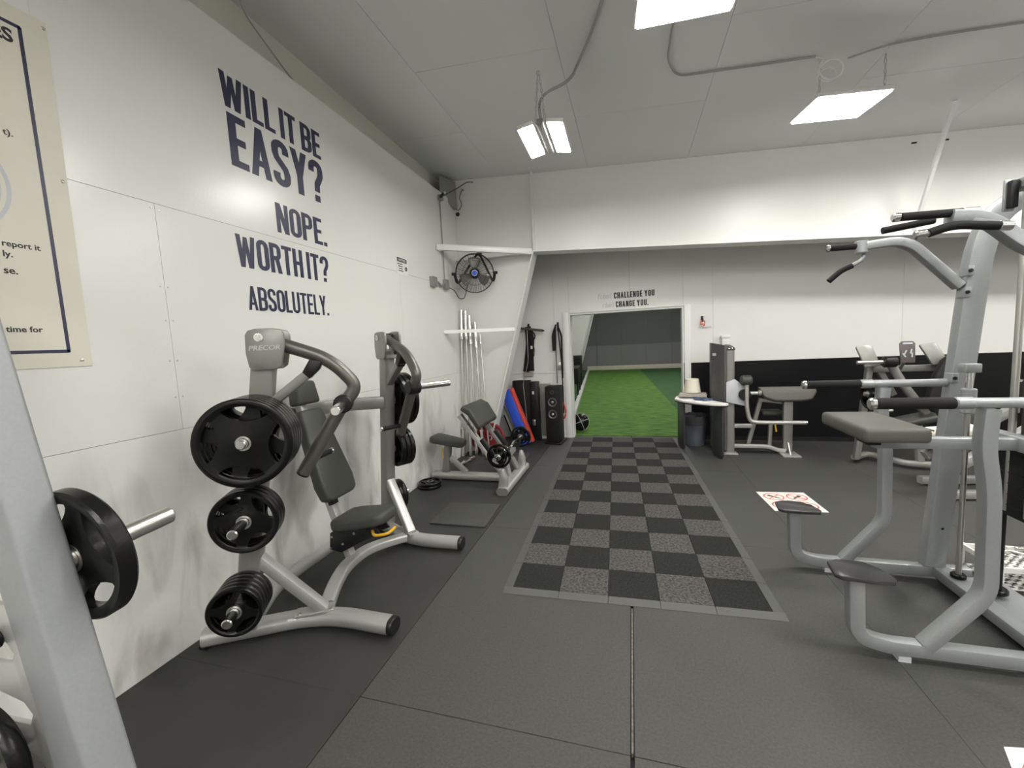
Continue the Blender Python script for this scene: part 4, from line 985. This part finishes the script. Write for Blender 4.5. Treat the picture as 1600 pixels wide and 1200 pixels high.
B().capcyl((1.325, 5.87, .985), (1.46, 5.87, .985), .062, .02, 20).build('roller_pad', 'pad', lv)
B().capcyl((2.05, 5.87, .44), (2.075, 5.87, .44), .026, .006).build('lever_cap', 'chrome', lv)
ap_ = [(-.33, .095), (.31, .095), (.33, .02), (.27, -.08), (.16, -.10), (-.14, -.10), (-.26, -.05)]
B().prism(ap_, (1.885, 6.0, .785), (1, 0, 0), (0, -.35, 1) if False else (0, .45, 1), .075, bev=.022, seg=3).build('arm_pad', 'pad_light', bc)
po_ = B().sweep([(1.905, 6.02, .05), (1.905, 6.02, .74)], rrect(.105, .07, .012, 2), (0, 1, 0)).build('pad_post', 'silver_mid', bc)
B().box((1.905, 5.95, .012), (.20, .26, .02), bev=.003).build('floor_plate', 'silver', po_)
B().prism([(0, 0), (.10, 0), (.0, .14)], (1.905, 5.985, .02), (0, -1, 0), (0, 0, 1), .012).build('gusset', 'silver', po_)
B().sweep(fillet([(1.26, 6.0, .10), (1.68, 6.0, .10), (1.80, 6.0, .05), (1.88, 6.0, .05)], .08, 5), rrect(.055, .05, .012, 2)).build('base_tube', 'silver', bc)
B().bar((1.27, 6.05, .36), (1.50, 6.05, .36), .04, .055).build('mid_tube', 'silver', bc)
B().bar((1.47, 6.10, .10), (1.62, 6.10, .72), .05, .06, (0, 1, 0)).build('raking_tube', 'silver_mid', bc)
B().bar((1.60, 6.08, .70), (1.90, 6.08, .66), .035, .04).build('link_tube', 'silver', bc)
B().bar((1.70, 6.02, .09), (1.72, 6.04, .42), .045, .05, (0, 1, 0)).build('seat_post', 'silver_mid', bc)
B().box((1.79, 6.28, .50), (.27, .24, .06), bev=.025, seg=3).build('seat_pad', 'pad', bc)
B().bar((1.75, 5.98, .42), (1.77, 5.98, .30), .02, .012, (0, 1, 0)).build('adjust_tab', 'yellow', bc)

# ------------------------------------------------------------------ assisted chin and dip tower on the right
tw = thing('dip_chin_tower', 'large silver assisted dip and chin-up tower with black foam grips', 'gym machine', (1.5, 2.68, 0))
YN, YG = 2.28, 3.07
for y in (YN, YG):
    sdn = y == YN
    base = fillet([(1.015, y, .405), (1.025, y, .10), (1.14, y, .065), (1.95, y, .065)], .13, 7)
    bt = B().sweep(base, rrect(.066, .06, .008, 2), (0, 1, 0)).build('side_rail', 'tower_silver', tw)
    B().box((1.215, y, .014), (.05, .05, .028)).build('foot_pad', 'print_grey', bt)
    B().prism([(-.125, -.06), (-.10, -.085), (.03, -.095), (.105, -.09), (.12, -.06), (.10, .02), (.05, .085), (-.06, .09), (-.11, .06)], (1.03, y-.005, .425), (1, 0, 0), (0, 1, 0), .022, bev=.006).build('foot_step', 'smoked', tw)
    B().sweep(fillet([(1.30, y, .085), (1.515, y, .37), (1.505, y, .85), (1.475, y, 1.05), (1.485, y, 1.215)], .07, 6), rrect(.058, .066, .010, 2), (0, 1, 0)).build('front_post', 'tower_silver', tw)
    hd = B().capcyl((1.33, y, 1.24), (1.89, y, 1.24), .023, .004).build('dip_bar', 'tower_silver', tw)
    B().capcyl((1.075, y, 1.24), (1.365, y, 1.24), .0265, .004).build('foam_grip', 'foam_grip', hd)
    B().capcyl((1.05, y, 1.24), (1.08, y, 1.24), .028, .008).build('grip_cap', 'chrome', hd)
    B().capcyl((1.365, y, 1.24), (1.43, y, 1.24), .027, .004).build('grip_collar', 'tower_silver', hd)
    ms = [(1.765, y, .10), (1.885, y, 1.70), (1.915, y, 2.02), (1.98, y, 2.20), (2.15, y, 2.30)]
    mo_ = B().sweep(fillet(ms, .14, 7), rrect(.075, .108, .008, 2), (1, 0, .0)).build('mast', 'tower_silver', tw)
    for z in (1.27, 1.12, 1.88, 1.76):
        xx = 1.765+.075*z-.06
        bk = B().box((xx+.005, y-.02, z), (.03, .07, .055), bev=.003).build('bracket', 'tower_silver', mo_)
        B().lathe([(0, 0), (.011, 0), (.010, .008), (0, .010)], (xx, y-.055, z), (0, -1, 0), 8).build('bolt', 'black_plastic', bk)
    B().lathe([(0, 0), (.008, 0), (0, .003)], (1.79, y-.039, .35), (0, -1, 0), 8).build('bolt', 'black_plastic', mo_)
B().sweep([(1.80, YG, .07), (1.80, YN, .07)], rrect(.085, .06, .006, 2)).build('cross_rail', 'tower_silver', tw)
B().sweep([(2.12, YG, 2.29), (2.12, YN, 2.29)], rrect(.08, .06, .006, 2)).build('top_rail', 'tower_silver', tw)
# far chin arm with two grips
fa = B().sweep(fillet([(1.83, YG, 1.80), (1.60, YG, 2.055), (1.52, YG, 2.088), (1.345, YG, 2.075)], .1, 6), rrect(.05, .062, .008, 2), (0, 1, 0)).build('chin_arm', 'tower_silver', tw)
B().capcyl((1.35, YG, 2.035), (1.35, YG, 2.11), .034, .005).build('arm_head', 'tower_silver', fa)
g1 = B().capcyl((1.19, YG, 2.083), (1.33, YG, 2.08), .018, .003).build('foam_grip', 'foam_grip', fa)
B().capcyl((1.165, YG, 2.084), (1.19, YG, 2.083), .02, .005).build('grip_cap', 'chrome', g1)
B().tube(fillet([(1.365, YG, 2.05), (1.36, YG, 2.0), (1.30, YG, 1.965), (1.25, YG, 1.94), (1.19, YG, 1.89)], .04, 5), .012, 10).build('bent_handle', 'tower_silver', fa)
B().tube(fillet([(1.305, YG, 1.968), (1.25, YG, 1.945), (1.185, YG, 1.885)], .04, 5), .0165, 12).build('bent_foam', 'foam_grip', fa)
B().lathe([(0, 0), (.016, 0), (.015, .006), (0, .008)], (1.54, YG-.025, 2.083), (0, -1, 0), 14).build('arm_bolt', 'tower_silver', fa)
# near chin arm
na = B().sweep(fillet([(1.90, YN+.03, 1.76), (1.72, 2.47, 1.90), (1.60, 2.5, 2.04), (1.53, 2.5, 2.075), (1.44, 2.5, 2.085)], .1, 6), rrect(.055, .07, .008, 2), (0, 1, 0)).build('chin_arm', 'tower_silver', tw)
g2 = B().capcyl((1.245, 2.49, 2.107), (1.49, 2.5, 2.10), .019, .003).build('foam_grip', 'foam_grip', na)
B().capcyl((1.215, 2.49, 2.108), (1.248, 2.49, 2.107), .021, .006).build('grip_cap', 'chrome', g2)
B().capcyl((1.49, 2.5, 2.10), (1.55, 2.5, 2.098), .021, .005).build('grip_collar', 'tower_silver', g2)
hp = fillet([(1.215, 2.30, 1.985), (1.25, 2.30, 1.985), (1.34, 2.30, 2.012), (1.53, 2.30, 1.985)], .06, 5)
h2 = B().tube(hp, .013, 10, (0, 1, 0)).build('bent_handle', 'tower_silver', na)
B().tube(fillet([(1.255, 2.30, 1.987), (1.34, 2.30, 2.012), (1.495, 2.30, 1.99)], .06, 5), .0185, 12, (0, 1, 0)).build('bent_foam', 'foam_grip', h2)
for p0, p1 in (((1.205, 2.30, 1.984), (1.25, 2.30, 1.987)), ((1.492, 2.30, 1.99), (1.54, 2.30, 1.984))): B().capcyl(p0, p1, .0195, .005).build('grip_cap', 'chrome', h2)
B().capcyl((1.52, 2.31, 1.99), (1.52, 2.50, 2.06), .016, .003).build('stub', 'tower_silver', na)
B().tube([(1.24, 2.62, 2.075), (1.45, 2.62, 2.10)], .017, 10).build('foam_grip', 'foam_grip', na)
# knee pad on its lever, guide rods, weight stack
pdm = B(); pdm.box((1.235, 2.66, 1.058), (.275, .50, .075), bev=.02, seg=3)
pk = pdm.build('knee_pad', 'pad_light', tw)
B().tube([(1.376, 2.42, 1.085), (1.376, 2.90, 1.085)], .0035, 6).build('piping', 'black_matte', pk)
B().bar((1.22, 2.60, .985), (1.80, 2.60, .985), .055, .06).build('pad_lever', 'tower_silver', tw)
B().box((1.20, 2.60, 1.0), (.06, .12, .04), bev=.004).build('pad_mount', 'black_plastic', tw)
B().box((1.83, 2.66, .985), (.07, .30, .07), bev=.005).build('carriage', 'tower_silver', tw)
for y, z1 in ((2.93, 1.30), ): 
    B().capcyl((1.815, y, .10), (1.815, y, z1), .013, .002, 14).build('guide_rod', 'steel', tw)
    B().capcyl((1.815, y, .10), (1.815, y, .125), .035, .005, 18).build('rod_bumper', 'black_rubber', tw)
    B().capcyl((1.815, y, 1.08), (1.815, y, 1.22), .034, .005, 18).build('damper', 'tower_silver', tw)
    B().capcyl((1.815, y, 1.22), (1.815, y, 1.32), .016, .003, 14).build('damper_rod', 'chrome', tw)
    B().box((1.815, y, 1.335), (.075, .06, .05), bev=.006).build('damper_clevis', 'tower_silver', tw)
for y in (2.72, 2.60):
    B().capcyl((1.87, y, .60), (1.87, y, 2.24), .015, .002, 14).build('guide_rod', 'steel', tw)
B().capcyl((1.87, 2.66, 1.0), (1.87, 2.66, 2.24), .005, .001, 8).build('lift_cable', 'cable_black', tw)
ws = B().box((1.94, 2.66, .78), (.16, .40, .40), bev=.006).build('weight_stack', 'black_matte', tw)
for k in range(1, 7): B().box((1.94, 2.66, .58+.057*k), (.164, .404, .004)).build('stack_gap', 'black_plastic', ws)
for y in (2.80, 2.52):
    B().capcyl((1.90, y, .10), (1.90, y, .60), .024, .003, 14).build('stack_leg', 'black_matte', tw)
    B().capcyl((1.90, y, .10), (1.90, y, .13), .05, .006, 18).build('leg_flange', 'black_rubber', tw)
B().box((1.93, 2.68, .06), (.2, .60, .05), bev=.004).build('stack_base', 'tower_silver', tw)
B().sweep([(1.87, 2.55, 2.25), (1.87, 2.78, 2.25)], rrect(.10, .05, .006, 2)).build('top_bracket', 'tower_silver', tw)
B().box((1.80, 2.70, 2.20), (.03, .03, .13), bev=.004).build('pulley_housing', 'black_plastic', tw)
B().box((1.80, 2.722, 2.20), (.045, .012, .15), bev=.003).build('pulley_plate', 'tower_silver', tw)
B().capcyl((1.90, 2.66, 1.13), (1.98, 2.66, 1.13), .075, .01, 24).build('pulley', 'black_plastic', tw)
B().capcyl((1.90, 2.84, .72), (1.87, 2.84, .72), .02, .004, 12).build('selector_knob', 'blue', tw)

# ------------------------------------------------------------------ signs on the floor
def floor_sign(label, o, ux, uy, sx, sy):
    o, ux, uy = V(o), V(ux).normalized(), V(uy).normalized(); t = thing('floor_sign', label, 'sign', o)
    bd_ = B().prism([(0, 0), (sx, 0), (sx, sy), (0, sy)], o+V((0, 0, .0022)), ux, uy, .003).build('sheet', 'white_plastic', t)
    z = V((0, 0, .0045))
    for cx_ in (.27, .74):
        for cy_ in (.28, .73):
            c = o+ux*sx*cx_+uy*sy*cy_+z; R = .088
            b = B(); vv = []; ff = []
            for k in range(40):
                a = 2*math.pi*k/40
                for r in (R, R-.012): vv.append(c+ux*r*math.cos(a)+uy*r*math.sin(a))
            for k in range(40): j = (k+1) % 40; ff.append((2*k, 2*k+1, 2*j+1, 2*j))
            b._add(vv, ff)
            d = (ux-uy).normalized() if cx_ > .5 else (ux+uy).normalized(); e_ = V((-d.y, d.x, 0))
            b._add([c-d*R+e_*.006, c-d*R-e_*.006, c+d*R-e_*.006, c+d*R+e_*.006], [(0, 1, 2, 3)])
            b.build('ban_circle', 'red_print', bd_)
            c2 = c-V((0, 0, .0007)); g = B(); e2 = V((d.x, -d.y, 0)) if False else e_
            for (a0, a1, w_) in ((-.06, -.01, .018), (.0, .055, .026)):
                g._add([c2+e2*a0+d*w_/2, c2+e2*a0-d*w_/2, c2+e2*a1-d*w_*.7, c2+e2*a1+d*w_*.7], [(0, 1, 2, 3)])
            g.build('pictogram', 'print_black', bd_)
    text_mesh('print', 'NO', 'print_black', o+ux*sx*.46+uy*sy*.5+z, ux, uy, .02, bd_, depth=.0004)
    return t
floor_sign('white floor sign with four red ban circles behind the tower step', (1.195, 4.05, 0), (.415, .035, 0), (-.03, .475, 0), .425, .475)
floor_sign('white floor sign cut off by the frame near the near tower rail', (1.309-.386*.475, 1.849-.922*.475, 0), (.986, .164, 0), (.386, .922, 0), .425, .475)

# ------------------------------------------------------------------ plate-loaded machines at the back
rm = thing('row_machine', 'silver plate-loaded row machine with exercise placard against the black wall panel', 'gym machine', (2.85, 5.7, 0))
y = 5.5
ra = B().tube(fillet([(2.70, y, 1.21), (2.83, y, .95), (3.05, y, .62)], .1, 5), .042, 12, (0, 1, 0)).build('press_arm', 'silver_mid', rm)
B().capcyl((2.40, y-.02, 1.195), (2.66, y-.02, 1.195), .022, .004).build('load_peg', 'steel', ra)
B().capcyl((2.64, y-.02, 1.195), (2.76, y-.02, 1.195), .062, .012, 20).build('peg_collar', 'black_plastic', ra)
B().capcyl((2.60, y-.05, .66), (2.73, y-.05, .66), .018, .004).build('handle', 'steel', ra)
B().capcyl((2.42, 5.36, .86), (2.62, 5.36, .86), .0245, .004).build('storage_peg', 'steel', rm)
B().bar((2.61, 5.36, .86), (2.58, 5.64, .86), .05, .06).build('peg_bracket', 'silver_mid', rm)
for x0, z0, dx in ((2.56, 1.26, -.30), (3.16, 1.26, -.45)): B().prism([(-.075, -.13), (.075, -.13), (.075, .11), (.06, .125), (-.06, .125), (-.075, .11)], (x0, 5.62, z0), (1, 0, .12), (dx, .25, 1), .03, bev=.008).build('side_pad', 'silver_mid', rm)
B().bar((2.60, 5.66, 1.16), (2.50, 5.66, .06), .06, .07, (0, 1, 0)).build('upright', 'silver_mid', rm)
B().bar((2.66, 5.70, 1.18), (2.85, 5.70, .80), .06, .07, (0, 1, 0)).build('strut', 'silver_mid', rm)
B().bar((2.62, 5.68, 1.10), (3.20, 5.68, 1.10), .06, .07).build('cross_beam', 'silver_mid', rm)
plc = B().prism([(-.065, -.11), (.065, -.11), (.07, .10), (.05, .125), (-.05, .125), (-.07, .10)], (2.875, 5.52, 1.285), (1, 0, 0), (0, .12, 1), .015, bev=.004).build('placard', 'placard', rm)
B().box((2.875, 5.520, 1.385), (.085, .004, .018)).build('placard_bar', 'print_grey', plc)
for (x_, z_, a_) in ((2.85, 1.29, .4), (2.84, 1.26, -.6), (2.90, 1.30, .2), (2.91, 1.26, 0)): B().box((x_, 5.505, z_), (.012, .004, .05), Matrix.Rotation(a_, 3, 'Y')).build('placard_figure', 'print_grey', plc)
B().bar((2.875, 5.56, 1.2), (2.875, 5.64, 1.1), .03, .03).build('placard_post', 'silver_mid', rm)
B().prism([(-.20, -.32), (.16, -.32), (.20, .15), (.14, .24), (.05, .24), (-.02, .18), (-.10, .02)], (3.17, 5.45, 1.02), (1, 0, 0), (0, .15, 1), .10, bev=.03, seg=3).build('back_pad', 'black_matte', rm)
B().box((2.98, 5.52, .55), (.36, .28, .08), Matrix.Rotation(-.25, 3, 'Y'), bev=.03, seg=3).build('seat_pad', 'pad', rm)
B().sweep(fillet([(2.50, 5.70, .06), (2.72, 5.9, .06), (2.90, 5.50, .06), (3.35, 5.45, .06)], .1, 5), rrect(.07, .06, .02, 2)).build('base_tube', 'silver', rm)
B().bar((2.98, 5.50, .52), (3.02, 5.50, .06), .06, .07, (0, 1, 0)).build('seat_post', 'silver', rm)
for k in range(2): weight_plate('25', ('outer', 'inner')[k]+' black plate loaded low on the row machine with the placard', (2.47+.045*k, 5.36, .86), (-1, 0, 0), .3, 'plates on the row machine')
lp = thing('leg_press_machine', 'silver inclined leg press behind the dip and chin tower', 'gym machine', (3.6, 4.9, 0))
for dy in (0, .4):
    B().bar((2.75, 4.55+dy, .30), (4.0, 4.75+dy, 1.05), .07, .08, (0, 0, 1)).build('inclined_rail', 'silver', lp)
    B().bar((2.72, 4.55+dy, .05), (4.2, 4.78+dy, .05), .07, .07).build('base_rail', 'silver', lp)
    B().bar((3.95, 4.74+dy, .06), (3.95, 4.74+dy, 1.03), .07, .07, (1, 0, 0)).build('rear_post', 'silver', lp)
B().box((3.0, 4.85, .62), (.12, .42, .45), Matrix.Rotation(-.6, 3, 'Y'), bev=.03, seg=3).build('back_pad', 'pad', lp)
B().box((2.86, 4.82, .40), (.30, .40, .09), Matrix.Rotation(.3, 3, 'Y'), bev=.03, seg=3).build('seat_pad', 'pad', lp)
B().box((3.62, 4.92, 1.02), (.05, .42, .55), Matrix.Rotation(.55, 3, 'Y'), bev=.006).build('foot_plate', 'black_matte', lp)
B().capcyl((3.62, 4.30, .98), (3.62, 5.28, .98), .0245, .004).build('load_peg', 'chrome', lp)
for k, yy_ in enumerate((4.44, 4.40)): weight_plate('45', ('inner', 'outer')[k]+' large black plate loaded on the leg press behind the tower', (3.62, yy_, .98), (0, -1, 0), .2*k, 'plates on the leg press')
rl = B().lathe([(0, 0), (.05, .002), (.055, .01), (.055, .35), (.05, .358), (0, .36)], (2.56, 4.60, .60), (.95, .1, .06), 20).build('roller_pad', 'cream', lp)
B().bar((2.80, 4.62, .60), (2.86, 4.62, .36), .04, .05, (0, 1, 0)).build('roller_post', 'silver', lp)

# ------------------------------------------------------------------ cable attachments behind the tower
at = thing('attachment_tray', 'white perforated steel tray full of chrome handles behind the tower base', 'tray', (2.2, 3.1, 0))
hx = B()
for z0 in (.02, .125):
    for i in range(13): hx.box((2.06+.045*i, 3.14, z0), (.018, .28, .005))
    for j in range(7): hx.box((2.33, 3.005+.045*j, z0), (.56, .018, .005))
hx.build('perforated_shelf', 'white_plastic', at)
fr_ = B()
for x_ in (2.05, 2.61):
    for y_ in (2.99, 3.29): fr_.box((x_, y_, .08), (.02, .02, .16))
for y_ in (2.99, 3.29): fr_.box((2.33, y_, .14), (.58, .012, .03))
for x_ in (2.05, 2.61): fr_.box((x_, 3.14, .14), (.012, .3, .03))
fr_.build('tray_frame', 'white_plastic', at)
def vhandle(label, c, rz, L=.26):
    t = thing('stirrup_attachment', label, 'cable attachment', c); qq = Matrix.Rotation(rz, 3, 'Z'); c = V(c)
    B().tube(fillet([c+qq @ V((-L/2, 0, .0)), c+qq @ V((0, .08, .03)), c+qq @ V((L/2, 0, 0))], .05, 5), .012, 8).build('bar', 'chrome', t)
    for s_ in (-1, 1): B().capcyl(c+qq @ V((s_*L/2, -.05, 0)), c+qq @ V((s_*L/2, .05, 0)), .017, .003, 12).build('grip', 'chrome', t)
    B().torus(c+qq @ V((0, .085, .03)), qq @ V((1, 0, 0)), .02, .005, 16, 6).build('ring', 'chrome', t)
vhandle('chrome cable handle lying on the tray at its corner by the mast', (2.21, 3.11, .146), .2)
vhandle('chrome cable handle lying across the middle of the white tray', (2.36, 3.15, .146), -1.57)
vhandle('chrome cable handle at the tray end furthest from the mast', (2.50, 3.13, .146), -1.57, .18)
